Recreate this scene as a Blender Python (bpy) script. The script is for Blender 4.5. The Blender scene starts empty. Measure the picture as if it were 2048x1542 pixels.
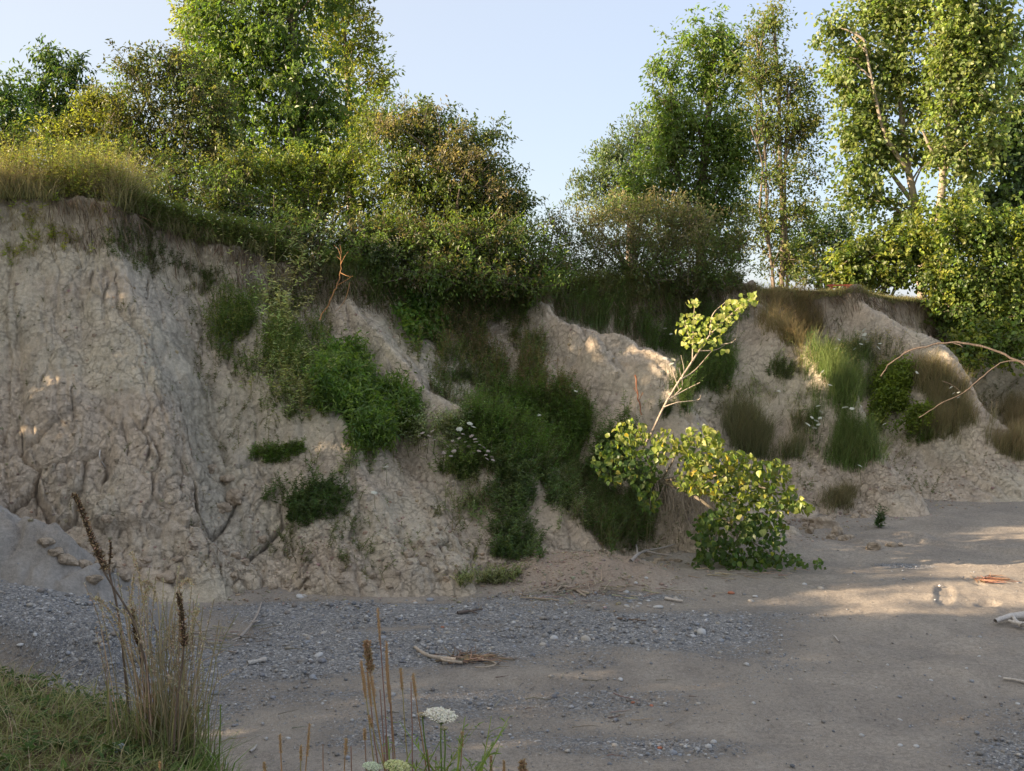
import bpy, math, random
import numpy as np
from mathutils import Vector
from mathutils.bvhtree import BVHTree

random.seed(7)
RNG = np.random.default_rng(11)
S = bpy.context.scene
COL = S.collection

# ------------------------------------------------------------------ camera
CAMZ = 4.0
FPX = 2196.0            # focal length in pixels of the 2048 px wide photograph
PITCH = math.atan((771 - 600) / FPX)
cam_d = bpy.data.cameras.new('camera')
cam = bpy.data.objects.new('camera', cam_d)
COL.objects.link(cam)
cam.location = (0, 0, CAMZ)
cam.rotation_euler = (math.pi / 2 - PITCH, 0, 0)
cam_d.sensor_width = 36.0
cam_d.lens = 36.0 * FPX / 2048.0
cam_d.clip_end = 3000
cam_d.clip_start = 0.05
S.camera = cam

# ------------------------------------------------------------------ sky, sun, exposure
SUN_AZ = math.radians(256.0)     # compass-wise from +Y: the sun stands left, a little behind the camera
SUN_EL = math.radians(17.0)
W = bpy.data.worlds.new("World")
S.world = W
W.use_nodes = True
wn, wl = W.node_tree.nodes, W.node_tree.links
sky = wn.new('ShaderNodeTexSky')
sky.sky_type = 'NISHITA'
sky.sun_disc = False
sky.sun_elevation = SUN_EL
sky.sun_rotation = SUN_AZ
sky.air_density = 1.0
sky.dust_density = 0.5
sky.ozone_density = 3.0
veil = wn.new('ShaderNodeMix')
veil.data_type = 'RGBA'
veil.inputs[0].default_value = 0.80
# pale lavender evening haze of the whole sky, whiter and brighter towards the low sun as in the photograph
wtc = wn.new('ShaderNodeTexCoord')
wdot = wn.new('ShaderNodeVectorMath'); wdot.operation = 'DOT_PRODUCT'
wdot.inputs[1].default_value = (math.sin(SUN_AZ), math.cos(SUN_AZ), 0)
wl.new(wtc.outputs['Generated'], wdot.inputs[0])
wmap = wn.new('ShaderNodeMapRange'); wmap.inputs[1].default_value = -1; wmap.inputs[2].default_value = 1
wl.new(wdot.outputs['Value'], wmap.inputs[0])
wr = wn.new('ShaderNodeValToRGB')
while len(wr.color_ramp.elements) < 4: wr.color_ramp.elements.new(.5)
for k_, (p_, c_) in enumerate([(0, (.28, .325, .44)), (.185, (.325, .36, .445)), (.595, (.44, .44, .45)), (1, (.90, .82, .69))]):
    wr.color_ramp.elements[k_].position = p_; wr.color_ramp.elements[k_].color = (*c_, 1)
wl.new(wmap.outputs[0], wr.inputs[0])
wsc = wn.new('ShaderNodeVectorMath'); wsc.operation = 'SCALE'; wsc.inputs['Scale'].default_value = 4.5
wl.new(wr.outputs[0], wsc.inputs[0]); wl.new(wsc.outputs[0], veil.inputs[7])
wl.new(sky.outputs[0], veil.inputs[6])
wl.new(veil.outputs[2], wn['Background'].inputs[0])
wn['Background'].inputs[1].default_value = 0.12

sun_d = bpy.data.lights.new('sun', 'SUN')
sun = bpy.data.objects.new('sun', sun_d)
COL.objects.link(sun)
TO_SUN = Vector((math.sin(SUN_AZ) * math.cos(SUN_EL), math.cos(SUN_AZ) * math.cos(SUN_EL), math.sin(SUN_EL)))
sun.rotation_euler = TO_SUN.to_track_quat('Z', 'Y').to_euler()
sun.location = (-40, -10, 30)
sun_d.energy = 5.0
sun_d.angle = math.radians(0.6)
sun_d.color = (1.0, 0.78, 0.55)

S.view_settings.view_transform = 'Standard'
S.view_settings.look = 'None'
S.view_settings.exposure = 1.8
S.view_settings.gamma = 1.0
S.view_settings.use_curve_mapping = False
S.render.engine = 'CYCLES'
S.cycles.max_bounces = 6
S.cycles.diffuse_bounces = 3
S.cycles.transmission_bounces = 3
S.cycles.transparent_max_bounces = 4
S.cycles.use_denoising = True
S.cycles.denoiser = 'OPENIMAGEDENOISE'
S.cycles.sample_clamp_indirect = 6

# ------------------------------------------------------------------ projection helpers
CP, SP = math.cos(PITCH), math.sin(PITCH)
CAM = np.array([0, 0, CAMZ])


def ray(px, py):
    a = (px - 1024.0) / FPX
    b = (771.0 - py) / FPX
    return np.array([a, CP + b * SP, -SP + b * CP])


def P(px, py, d):
    r = ray(px, py)
    return CAM + r * (d / r[1])


def ground(px, py, z=0.0):
    r = ray(px, py)
    return CAM + r * ((z - CAMZ) / r[2])


# ------------------------------------------------------------------ noise
def _h(ix, iy, iz, s):
    n = (ix.astype(np.int64) * 374761393 + iy.astype(np.int64) * 668265263 + iz.astype(np.int64) * 2147483647 + s * 974634777) & 0xffffffff
    n = ((n ^ (n >> 13)) * 1274126177) & 0xffffffff
    n = ((n ^ (n >> 16)) * 2246822519) & 0xffffffff
    return ((n ^ (n >> 15)) & 0xffffff) / float(0xffffff)


def vnoise(p, s=0):
    i = np.floor(p); f = p - i
    f = f * f * (3 - 2 * f)
    out = 0
    for dx in (0, 1):
        for dy in (0, 1):
            for dz in (0, 1):
                w = (f[:, 0] if dx else 1 - f[:, 0]) * (f[:, 1] if dy else 1 - f[:, 1]) * (f[:, 2] if dz else 1 - f[:, 2])
                out = out + w * _h(i[:, 0] + dx, i[:, 1] + dy, i[:, 2] + dz, s)
    return out * 2 - 1


def fbm(p, o=4, s=0):
    a, t = 1.0, 0
    r = 0
    for k in range(o):
        r = r + a * vnoise(p * 2 ** k + 13.7 * k, s + k)
        t += a
        a *= .5
    return r / t


def worley(p, s=0):
    i = np.floor(p)
    f1 = np.full(len(p), 9.0); f2 = np.full(len(p), 9.0)
    cid = np.zeros(len(p))
    for dx in (-1, 0, 1):
        for dy in (-1, 0, 1):
            for dz in (-1, 0, 1):
                c = i + np.array([dx, dy, dz])
                q = np.stack([_h(c[:, 0], c[:, 1], c[:, 2], s + k) for k in (1, 2, 3)], 1)
                d = np.sqrt((((c + q) - p) ** 2).sum(1))
                m = d < f1
                f2 = np.where(m, f1, np.minimum(f2, d))
                cid = np.where(m, q[:, 0], cid)
                f1 = np.where(m, d, f1)
    return f1, f2, cid


def sstep(a, b, x):
    t = np.clip((x - a) / (b - a), 0, 1)
    return t * t * (3 - 2 * t)


# ------------------------------------------------------------------ objects
def tag(o, label=None, cat=None, group=None, kind=None):
    if label: o['label'] = label
    if cat: o['category'] = cat
    if group: o['group'] = group
    if kind: o['kind'] = kind
    return o


def empty(name, loc, label=None, cat=None, group=None):
    o = bpy.data.objects.new(name, None)
    o.empty_display_size = .2
    o.location = loc
    COL.objects.link(o)
    o.matrix_world.translation = Vector(loc)
    return tag(o, label, cat, group)


class Geo:
    """collects vertices, faces and a colour per vertex; faces of mixed size"""
    def __init__(s):
        s.v, s.c, s.f, s.n = [], [], {}, 0

    def add(s, v, f, c):
        v = np.asarray(v, float).reshape(-1, 3)
        f = np.asarray(f, int)
        c = np.asarray(c, float)
        if c.ndim == 1: c = np.repeat(c[None, :3], len(v), 0)
        s.v.append(v); s.c.append(c[:, :3])
        s.f.setdefault(f.shape[1], []).append(f + s.n)
        s.n += len(v)
        return s

    def mesh(s, name, mat, off=(0, 0, 0), smooth=False):
        v = np.concatenate(s.v) - np.array(off)
        c = np.concatenate(s.c)
        me = bpy.data.meshes.new(name)
        me.vertices.add(len(v))
        me.vertices.foreach_set('co', v.astype(np.float32).ravel())
        fl = [(k, np.concatenate(a)) for k, a in s.f.items()]
        nl = sum(a.size for k, a in fl); nf = sum(len(a) for k, a in fl)
        me.loops.add(nl)
        me.loops.foreach_set('vertex_index', np.concatenate([a.ravel() for k, a in fl]).astype(np.int32))
        me.polygons.add(nf)
        cnt = np.concatenate([np.full(len(a), k) for k, a in fl])
        st = np.concatenate([[0], np.cumsum(cnt)[:-1]])
        me.polygons.foreach_set('loop_start', st.astype(np.int32))
        me.polygons.foreach_set('loop_total', cnt.astype(np.int32))
        me.polygons.foreach_set('use_smooth', np.full(nf, bool(smooth)))
        me.update(calc_edges=True)
        at = me.color_attributes.new('Col', 'FLOAT_COLOR', 'POINT')
        rgba = np.ones((len(v), 4), np.float32); rgba[:, :3] = c
        at.data.foreach_set('color', rgba.ravel())
        me.materials.append(mat)
        return me

    def obj(s, name, mat, parent=None, smooth=False, off=None):
        if not s.v: return None
        base = np.array(off if off is not None else (tuple(parent.location) if parent else (0, 0, 0)))
        o = bpy.data.objects.new(name, s.mesh(name, mat, base, smooth))
        COL.objects.link(o)
        if parent: o.parent = parent
        else: o.location = base
        return o


def unit(a):
    return a / np.maximum(np.linalg.norm(a, axis=-1, keepdims=True), 1e-9)


def vcol(n, base, var=.25, hue=.12, rng=None):
    r = rng or RNG
    b = np.asarray(base, float)[None] * (1 + var * r.uniform(-1, 1, (n, 1)))
    return np.clip(b * (1 + hue * r.uniform(-1, 1, (n, 3))), .004, .95)


def leaves(g, c, axis, nrm, L, Wd, col, shape='lance', fold=.15):
    """c centre-base points, axis leaf direction, nrm approx. normal"""
    n = len(c)
    if n == 0: return
    axis = unit(axis)
    side = unit(np.cross(axis, nrm))
    up = np.cross(side, axis)
    L = np.broadcast_to(np.asarray(L, float), (n,))[:, None]
    Wd = np.broadcast_to(np.asarray(Wd, float), (n,))[:, None]
    if shape == 'lance':
        pts = [c, c + axis * L * .45 + side * Wd * .5 + up * L * fold * .4, c + axis * L - up * L * fold, c + axis * L * .45 - side * Wd * .5 + up * L * fold * .4]
        v = np.stack(pts, 1).reshape(-1, 3)
        f = np.arange(n)[:, None] * 4 + np.array([0, 1, 2, 3])
        g.add(v, f, np.repeat(col, 4, 0))
    else:   # broad heart-shaped leaf, six sided, creased along the midrib
        pts = [c, c + axis * L * .18 + side * Wd * .46 + up * L * fold, c + axis * L * .58 + side * Wd * .40 + up * L * fold,
               c + axis * L - up * L * fold * .5, c + axis * L * .58 - side * Wd * .40 + up * L * fold, c + axis * L * .18 - side * Wd * .46 + up * L * fold]
        v = np.stack(pts, 1).reshape(-1, 3)
        b = np.arange(n)[:, None] * 6
        g.add(v, np.concatenate([b + np.array([0, 1, 2, 3]), b + np.array([0, 3, 4, 5])], 0), np.repeat(col, 6, 0))


def tube(g, pts, rad, col, sides=6):
    pts = np.asarray(pts, float)
    n = len(pts)
    rad = np.broadcast_to(np.asarray(rad, float), (n,))
    t = unit(np.gradient(pts, axis=0))
    ref = np.array([0.3, 0.2, 1.0]) if abs(t[0][2]) < .8 else np.array([1.0, .2, 0])
    a = unit(np.cross(t, ref)); b = np.cross(t, a)
    an = np.arange(sides) / sides * 2 * math.pi
    v = pts[:, None] + rad[:, None, None] * (a[:, None] * np.cos(an)[None, :, None] + b[:, None] * np.sin(an)[None, :, None])
    f = []
    for i in range(n - 1):
        for k in range(sides):
            f.append([i * sides + k, i * sides + (k + 1) % sides, (i + 1) * sides + (k + 1) % sides, (i + 1) * sides + k])
    g.add(v.reshape(-1, 3), f, col)


def curve(p0, p1, n=6, wob=.1, sag=0, rng=None):
    r = rng or RNG
    p0 = np.asarray(p0, float); p1 = np.asarray(p1, float)
    t = np.linspace(0, 1, n)[:, None]
    L = np.linalg.norm(p1 - p0)
    w = np.cumsum(r.normal(0, wob * L / n, (n, 3)), 0); w = w - w[0] - t * (w[-1] - w[0])
    return p0 + (p1 - p0) * t + w + np.array([0, 0, -sag * L]) * (4 * t * (1 - t))


def resample(pts, m=4):
    """smooth a polyline (Catmull-Rom)"""
    p = np.asarray(pts, float)
    q = np.concatenate([[2 * p[0] - p[1]], p, [2 * p[-1] - p[-2]]])
    out = []
    for i in range(1, len(q) - 2):
        for t in np.linspace(0, 1, m, endpoint=False):
            out.append(.5 * ((2 * q[i]) + (-q[i - 1] + q[i + 1]) * t + (2 * q[i - 1] - 5 * q[i] + 4 * q[i + 1] - q[i + 2]) * t ** 2 + (-q[i - 1] + 3 * q[i] - 3 * q[i + 1] + q[i + 2]) * t ** 3))
    out.append(p[-1])
    return np.array(out)


def blades(g, base, H, Wd, lean, col, tipcol=None, segs=2):
    """grass blades: base Nx3, lean Nx3 horizontal tip offset as a share of height"""
    n = len(base)
    if n == 0: return
    H = np.broadcast_to(np.asarray(H, float), (n,)); Wd = np.broadcast_to(np.asarray(Wd, float), (n,))
    ang = RNG.uniform(0, math.pi, n)
    side = np.stack([np.cos(ang), np.sin(ang), 0 * ang], 1)
    vs, cs = [], []
    tipcol = col if tipcol is None else tipcol
    for k in range(segs + 1):
        t = k / segs
        c = base + np.stack([lean[:, 0] * t ** 2 * H, lean[:, 1] * t ** 2 * H, H * t * (1 - .25 * t * (lean[:, 0] ** 2 + lean[:, 1] ** 2) ** .5)], 1)
        cc = col * (1 - t) + tipcol * t
        if k < segs:
            w = (Wd * (1 - .6 * t) * .5)[:, None]
            vs += [c - side * w, c + side * w]; cs += [cc, cc]
        else:
            vs += [c]; cs += [cc]
    m = 2 * segs + 1
    v = np.stack(vs, 1).reshape(-1, 3); cl = np.stack(cs, 1).reshape(-1, 3)
    b = np.arange(n)[:, None] * m
    quads = [b + np.array([2 * k, 2 * k + 1, 2 * k + 3, 2 * k + 2]) for k in range(segs - 1)]
    tri = b + np.array([2 * segs - 2, 2 * segs - 1, 2 * segs])
    off = g.n
    g.add(v, np.concatenate(quads, 0), cl)
    g.f.setdefault(3, []).append(tri + off)


# ------------------------------------------------------------------ materials
def newmat(name):
    m = bpy.data.materials.new(name); m.use_nodes = True
    nt = m.node_tree; nt.nodes.clear()
    return m, nt.nodes, nt.links


def leaf_material(name, trans=.35, rough=.45, spec=.35, tint=(1.6, 1.65, .6, 1)):
    m, N, Lk = newmat(name)
    out = N.new('ShaderNodeOutputMaterial')
    at = N.new('ShaderNodeVertexColor'); at.layer_name = 'Col'
    pb = N.new('ShaderNodeBsdfPrincipled')
    pb.inputs['Roughness'].default_value = rough
    pb.inputs['Specular IOR Level'].default_value = spec
    tr = N.new('ShaderNodeBsdfTranslucent')
    hs = N.new('ShaderNodeMix'); hs.data_type = 'RGBA'; hs.blend_type = 'MULTIPLY'; hs.inputs[0].default_value = 1
    hs.inputs[7].default_value = tint
    mx = N.new('ShaderNodeMixShader'); mx.inputs[0].default_value = trans
    Lk.new(at.outputs[0], pb.inputs['Base Color']); Lk.new(at.outputs[0], hs.inputs[6]); Lk.new(hs.outputs[2], tr.inputs[0])
    Lk.new(pb.outputs[0], mx.inputs[1]); Lk.new(tr.outputs[0], mx.inputs[2]); Lk.new(mx.outputs[0], out.inputs[0])
    return m


def noise_node(N, Lk, co, scale, detail=4, rough=.6):
    n = N.new('ShaderNodeTexNoise'); n.inputs['Scale'].default_value = scale
    n.inputs['Detail'].default_value = detail; n.inputs['Roughness'].default_value = rough
    Lk.new(co, n.inputs['Vector']); return n


def math_node(N, Lk, op, a, b=None, clamp=False):
    n = N.new('ShaderNodeMath'); n.operation = op; n.use_clamp = clamp
    for i, x in enumerate((a, b)):
        if x is None: continue
        if isinstance(x, (int, float)): n.inputs[i].default_value = x
        else: Lk.new(x, n.inputs[i])
    return n.outputs[0]


def mixc(N, Lk, fac, a, b, mode='MIX'):
    n = N.new('ShaderNodeMix'); n.data_type = 'RGBA'; n.blend_type = mode
    for i, x in ((0, fac), (6, a), (7, b)):
        if isinstance(x, (int, float)): n.inputs[i].default_value = x
        elif isinstance(x, tuple): n.inputs[i].default_value = (*x, 1)
        else: Lk.new(x, n.inputs[i])
    return n.outputs[2]


def ramp(N, Lk, fac, stops):
    n = N.new('ShaderNodeValToRGB')
    e = n.color_ramp.elements
    while len(e) < len(stops): e.new(.5)
    for k, (p, c) in enumerate(stops):
        e[k].position = p; e[k].color = (*c, 1) if isinstance(c, tuple) else (c, c, c, 1)
    Lk.new(fac, n.inputs[0]); return n.outputs[0]


def clay_material():
    m, N, Lk = newmat('weathered_clay')
    out = N.new('ShaderNodeOutputMaterial'); pb = N.new('ShaderNodeBsdfPrincipled')
    pb.inputs['Roughness'].default_value = .95; pb.inputs['Specular IOR Level'].default_value = .12
    g = N.new('ShaderNodeNewGeometry'); co = g.outputs['Position']
    at = N.new('ShaderNodeVertexColor'); at.layer_name = 'Col'
    n1 = noise_node(N, Lk, co, 2.2, 6, .65); n2 = noise_node(N, Lk, co, 14, 5, .7); n3 = noise_node(N, Lk, co, 70, 3, .7)
    v1 = ramp(N, Lk, n1.outputs[0], [(.3, (.84, .83, .84)), (.7, (1.18, 1.15, 1.10))])
    v2 = ramp(N, Lk, n2.outputs[0], [(.3, (.80, .79, .77)), (.7, (1.2, 1.19, 1.17))])
    v3 = ramp(N, Lk, n3.outputs[0], [(.25, .80), (.75, 1.2)])
    c = mixc(N, Lk, 1.0, at.outputs[0], v1, 'MULTIPLY'); c = mixc(N, Lk, 1.0, c, v2, 'MULTIPLY'); c = mixc(N, Lk, 1.0, c, v3, 'MULTIPLY')
    # dried-mud cracks in relief: warped cells
    wv = N.new('ShaderNodeVectorMath'); wv.operation = 'SCALE'; wv.inputs['Scale'].default_value = .10
    Lk.new(n2.outputs[1], wv.inputs[0])
    ad = N.new('ShaderNodeVectorMath'); ad.operation = 'ADD'; Lk.new(co, ad.inputs[0]); Lk.new(wv.outputs[0], ad.inputs[1])
    hs = []
    for sc, dep, wdt in ((3.2, 1.3, .022), (7.5, .8, .04), (19, .18, .10)):
        vo = N.new('ShaderNodeTexVoronoi'); vo.feature = 'DISTANCE_TO_EDGE'; vo.inputs['Scale'].default_value = sc
        Lk.new(ad.outputs[0], vo.inputs['Vector'])
        e = ramp(N, Lk, vo.outputs['Distance'], [(0, 0.0), (wdt, 1.0)])
        hs.append(math_node(N, Lk, 'MULTIPLY', e, dep))
    cm = ramp(N, Lk, noise_node(N, Lk, co, 1.3, 3).outputs[0], [(.36, 0.0), (.52, 1.0)])
    h = math_node(N, Lk, 'MULTIPLY', math_node(N, Lk, 'ADD', hs[0], hs[1]), cm); h = math_node(N, Lk, 'ADD', h, hs[2])
    h = math_node(N, Lk, 'ADD', h, math_node(N, Lk, 'MULTIPLY', n2.outputs[0], 1.6))
    h = math_node(N, Lk, 'ADD', h, math_node(N, Lk, 'MULTIPLY', n3.outputs[0], .7))
    bu = N.new('ShaderNodeBump'); bu.inputs['Strength'].default_value = .85; bu.inputs['Distance'].default_value = .028
    Lk.new(h, bu.inputs['Height']); Lk.new(bu.outputs[0], pb.inputs['Normal'])
    Lk.new(c, pb.inputs['Base Color']); Lk.new(pb.outputs[0], out.inputs[0])
    return m


def beach_material():
    m, N, Lk = newmat('beach_sand_and_shingle')
    out = N.new('ShaderNodeOutputMaterial'); pb = N.new('ShaderNodeBsdfPrincipled')
    pb.inputs['Roughness'].default_value = .93; pb.inputs['Specular IOR Level'].default_value = .15
    g = N.new('ShaderNodeNewGeometry'); co = g.outputs['Position']
    at = N.new('ShaderNodeVertexColor'); at.layer_name = 'Col'
    sp = N.new('ShaderNodeSeparateColor'); Lk.new(at.outputs[0], sp.inputs[0])
    n1 = noise_node(N, Lk, co, 1.1, 5, .6); n2 = noise_node(N, Lk, co, 22, 5, .75); n3 = noise_node(N, Lk, co, 110, 2, .7)
    sand = mixc(N, Lk, ramp(N, Lk, n1.outputs[0], [(.35, 0.0), (.65, 1.0)]), (.258, .226, .188), (.345, .300, .243))
    sand = mixc(N, Lk, 1.0, sand, ramp(N, Lk, n2.outputs[0], [(.28, .66), (.72, 1.3)]), 'MULTIPLY')
    sand = mixc(N, Lk, 1.0, sand, ramp(N, Lk, n3.outputs[0], [(.25, .65), (.75, 1.35)]), 'MULTIPLY')
    gr = []; hh = []
    for sc in (75, 36):
        vo = N.new('ShaderNodeTexVoronoi'); vo.feature = 'F1'; vo.inputs['Scale'].default_value = sc; Lk.new(co, vo.inputs['Vector'])
        s2 = N.new('ShaderNodeSeparateColor'); Lk.new(vo.outputs['Color'], s2.inputs[0])
        cc = ramp(N, Lk, s2.outputs[0], [(0, (.13, .131, .135)), (.35, (.22, .22, .218)), (.62, (.29, .272, .245)), (.88, (.38, .37, .35)), (1, (.58, .565, .54))])
        gr.append(cc)
        hh.append(ramp(N, Lk, vo.outputs['Distance'], [(.15, 1.0), (.62, 0.0)]))
    grc = mixc(N, Lk, ramp(N, Lk, noise_node(N, Lk, co, 6, 3).outputs[0], [(.42, 0.0), (.58, 1.0)]), gr[0], gr[1])
    jag = math_node(N, Lk, 'ADD', sp.outputs[0], math_node(N, Lk, 'MULTIPLY', math_node(N, Lk, 'SUBTRACT', n2.outputs[0], .5), 1.5))
    mask = ramp(N, Lk, jag, [(.40, 0.0), (.60, 1.0)])
    c = mixc(N, Lk, mask, sand, grc)
    c = mixc(N, Lk, sp.outputs[1], c, mixc(N, Lk, 1.0, ramp(N, Lk, n2.outputs[0], [(.3, .75), (.7, 1.25)]), (.33, .255, .19), 'MULTIPLY'))
    c = mixc(N, Lk, math_node(N, Lk, 'MULTIPLY', sp.outputs[2], ramp(N, Lk, n1.outputs[0], [(.35, .35), (.6, 1.0)])), c, mixc(N, Lk, 1.0, ramp(N, Lk, n2.outputs[0], [(.3, .8), (.7, 1.2)]), (.33, .31, .28), 'MULTIPLY'))
    h = math_node(N, Lk, 'ADD', math_node(N, Lk, 'MULTIPLY', math_node(N, Lk, 'ADD', hh[0], hh[1]), math_node(N, Lk, 'MULTIPLY', mask, .6)), math_node(N, Lk, 'MULTIPLY', n2.outputs[0], .9))
    h = math_node(N, Lk, 'ADD', h, math_node(N, Lk, 'MULTIPLY', n3.outputs[0], .35))
    bu = N.new('ShaderNodeBump'); bu.inputs['Strength'].default_value = .8; bu.inputs['Distance'].default_value = .02
    Lk.new(h, bu.inputs['Height']); Lk.new(bu.outputs[0], pb.inputs['Normal'])
    Lk.new(c, pb.inputs['Base Color']); Lk.new(pb.outputs[0], out.inputs[0])
    return m


def solid_material(name, rough=.85, nscale=30, lo=.7, hi=1.3, bump=.3, dist=.01, stretch=None):
    m, N, Lk = newmat(name)
    out = N.new('ShaderNodeOutputMaterial'); pb = N.new('ShaderNodeBsdfPrincipled')
    pb.inputs['Roughness'].default_value = rough; pb.inputs['Specular IOR Level'].default_value = .25
    tc = N.new('ShaderNodeTexCoord'); mp = N.new('ShaderNodeMapping'); Lk.new(tc.outputs['Object'], mp.inputs[0])
    if stretch: mp.inputs['Scale'].default_value = stretch
    at = N.new('ShaderNodeVertexColor'); at.layer_name = 'Col'
    n = noise_node(N, Lk, mp.outputs[0], nscale, 5, .65)
    c = mixc(N, Lk, 1.0, at.outputs[0], ramp(N, Lk, n.outputs[0], [(.3, lo), (.7, hi)]), 'MULTIPLY')
    bu = N.new('ShaderNodeBump'); bu.inputs['Strength'].default_value = bump; bu.inputs['Distance'].default_value = dist
    Lk.new(n.outputs[0], bu.inputs['Height']); Lk.new(bu.outputs[0], pb.inputs['Normal'])
    Lk.new(c, pb.inputs['Base Color']); Lk.new(pb.outputs[0], out.inputs[0])
    return m


M_LEAF = leaf_material('leaf', .47, .42, .4)
M_GRASS = leaf_material('grass_blade', .3, .6, .2, (1.2, 1.12, .8, 1))
M_CLAY = clay_material()
M_BEACH = beach_material()
M_BARK = solid_material('bark', .9, 12, .55, 1.35, .8, .02, (3, 3, .7))
M_WOOD = solid_material('bleached_wood', .85, 25, .7, 1.25, .4, .005, (2, 2, 2))
M_STONE = solid_material('pebble_stone', .75, 35, .8, 1.2, .15, .003)
M_PETAL = leaf_material('petal', .25, .7, .1, (1, 1, .95, 1))
M_PAINT = solid_material('faded_red_paint', .6, 15, .85, 1.15, .1, .002)

# ------------------------------------------------------------------ the bluff
# stations along the bluff: plan position and height of the top edge, plan position of the toe
TOP = np.array([(-20, 13, 6.3), (-8.6, 18.5, 5.75), (-7.0, 18.7, 5.7), (-4.8, 19.5, 4.95), (-3.0, 20.5, 4.45), (.26, 22, 4.3),
                (2.8, 23.3, 4.15), (5.2, 25, 4.25), (8.2, 26.5, 4.2), (10.9, 28, 3.9), (14, 30, 3.9), (28, 39, 4.1)], float)
TOE = np.array([(-16, 9.5), (-6.9, 14.0), (-4.0, 14.7), (-2.3, 14.7), (0.0, 14.8), (2.6, 16.2), (4.75, 18.0), (6.9, 20.0),
                (9.3, 21.6), (11.8, 22.8), (15, 25), (29, 33)], float)
# crest / gully lines: (u at toe, u at top, outward relief at mid face, at toe, at edge)
LINES = [(0.0, 0.0, .3, .3, 0), (.55, .5, .4, .3, 0), (1.2, 1.1, -.15, .1, -.1), (1.98, 2.05, .62, .35, .2), (2.36, 2.55, -.6, -.2, -.45),
         (3.7, 2.95, .42, .22, .0), (4.2, 3.4, -.35, -.05, -.3), (4.62, 3.85, .5, .12, .25), (4.95, 4.6, -.75, -.4, -.3),
         (5.8, 4.95, .95, .3, .2), (6.15, 5.9, -.95, -.3, -.5), (7.3, 7.0, .85, .3, .3), (7.65, 7.55, -.6, -.2, -.4),
         (8.6, 8.05, .8, .3, .3), (9.05, 9.0, -.9, -.4, -.3), (9.7, 9.6, .7, .2, .2), (10.1, 10.1, -.6, -.2, -.2), (11, 11, 0, 0, 0)]
LA = np.array(LINES)


def relief(u, v):
    """piecewise crest-gully relief with rounded gullies and sharper crests"""
    out = np.zeros_like(u)
    vv = np.clip(v, 0, 1)
    wq = np.stack([u * 1.1, vv * 3.1, 0 * u], 1)
    u = u + (.24 * fbm(wq, 3, 700) + .10 * fbm(wq * 3.3, 3, 705)) * sstep(0, 1, u) * sstep(11, 10, u)
    pos = [l[0] + (l[1] - l[0]) * vv for l in LINES]
    amp = [(1.55 if l[0] > 5 else .95) * np.where(vv < .5, l[3] + (l[2] - l[3]) * sstep(0, .5, vv), l[2] + (l[4] - l[2]) * sstep(.5, 1, vv)) for l in LINES]
    for k in range(len(LINES) - 1):
        a, b = pos[k], pos[k + 1]
        t = np.clip((u - a) / np.maximum(b - a, 1e-4), 0, 1)
        m = (u >= a) & (u <= b)
        hi_left = LINES[k][2] > LINES[k + 1][2]
        tt = t if hi_left else 1 - t            # 0 at the crest, 1 at the gully
        tr_ = np.sqrt(tt * tt + (.04 if 1.9 < LINES[k][0] < 2.5 or 1.9 < LINES[k + 1][0] < 2.1 else .002)) - (.2 if 1.9 < LINES[k][0] < 2.5 or 1.9 < LINES[k + 1][0] < 2.1 else .045)
        w = (1 - np.clip(tr_, 0, 1)) ** 1.25          # steep at the crest, flat at the gully
        lo, hi = (amp[k + 1], amp[k]) if hi_left else (amp[k], amp[k + 1])
        out = np.where(m, lo + (hi - lo) * w, out)
    return out


PIN = None


def lerp_tab(tab, u):
    i = np.clip(np.floor(u).astype(int), 0, len(tab) - 2)
    f = (u - i)[:, None]
    f = f * .5 + .5 * f * f * (3 - 2 * f)
    return tab[i] * (1 - f) + tab[i + 1] * f


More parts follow.
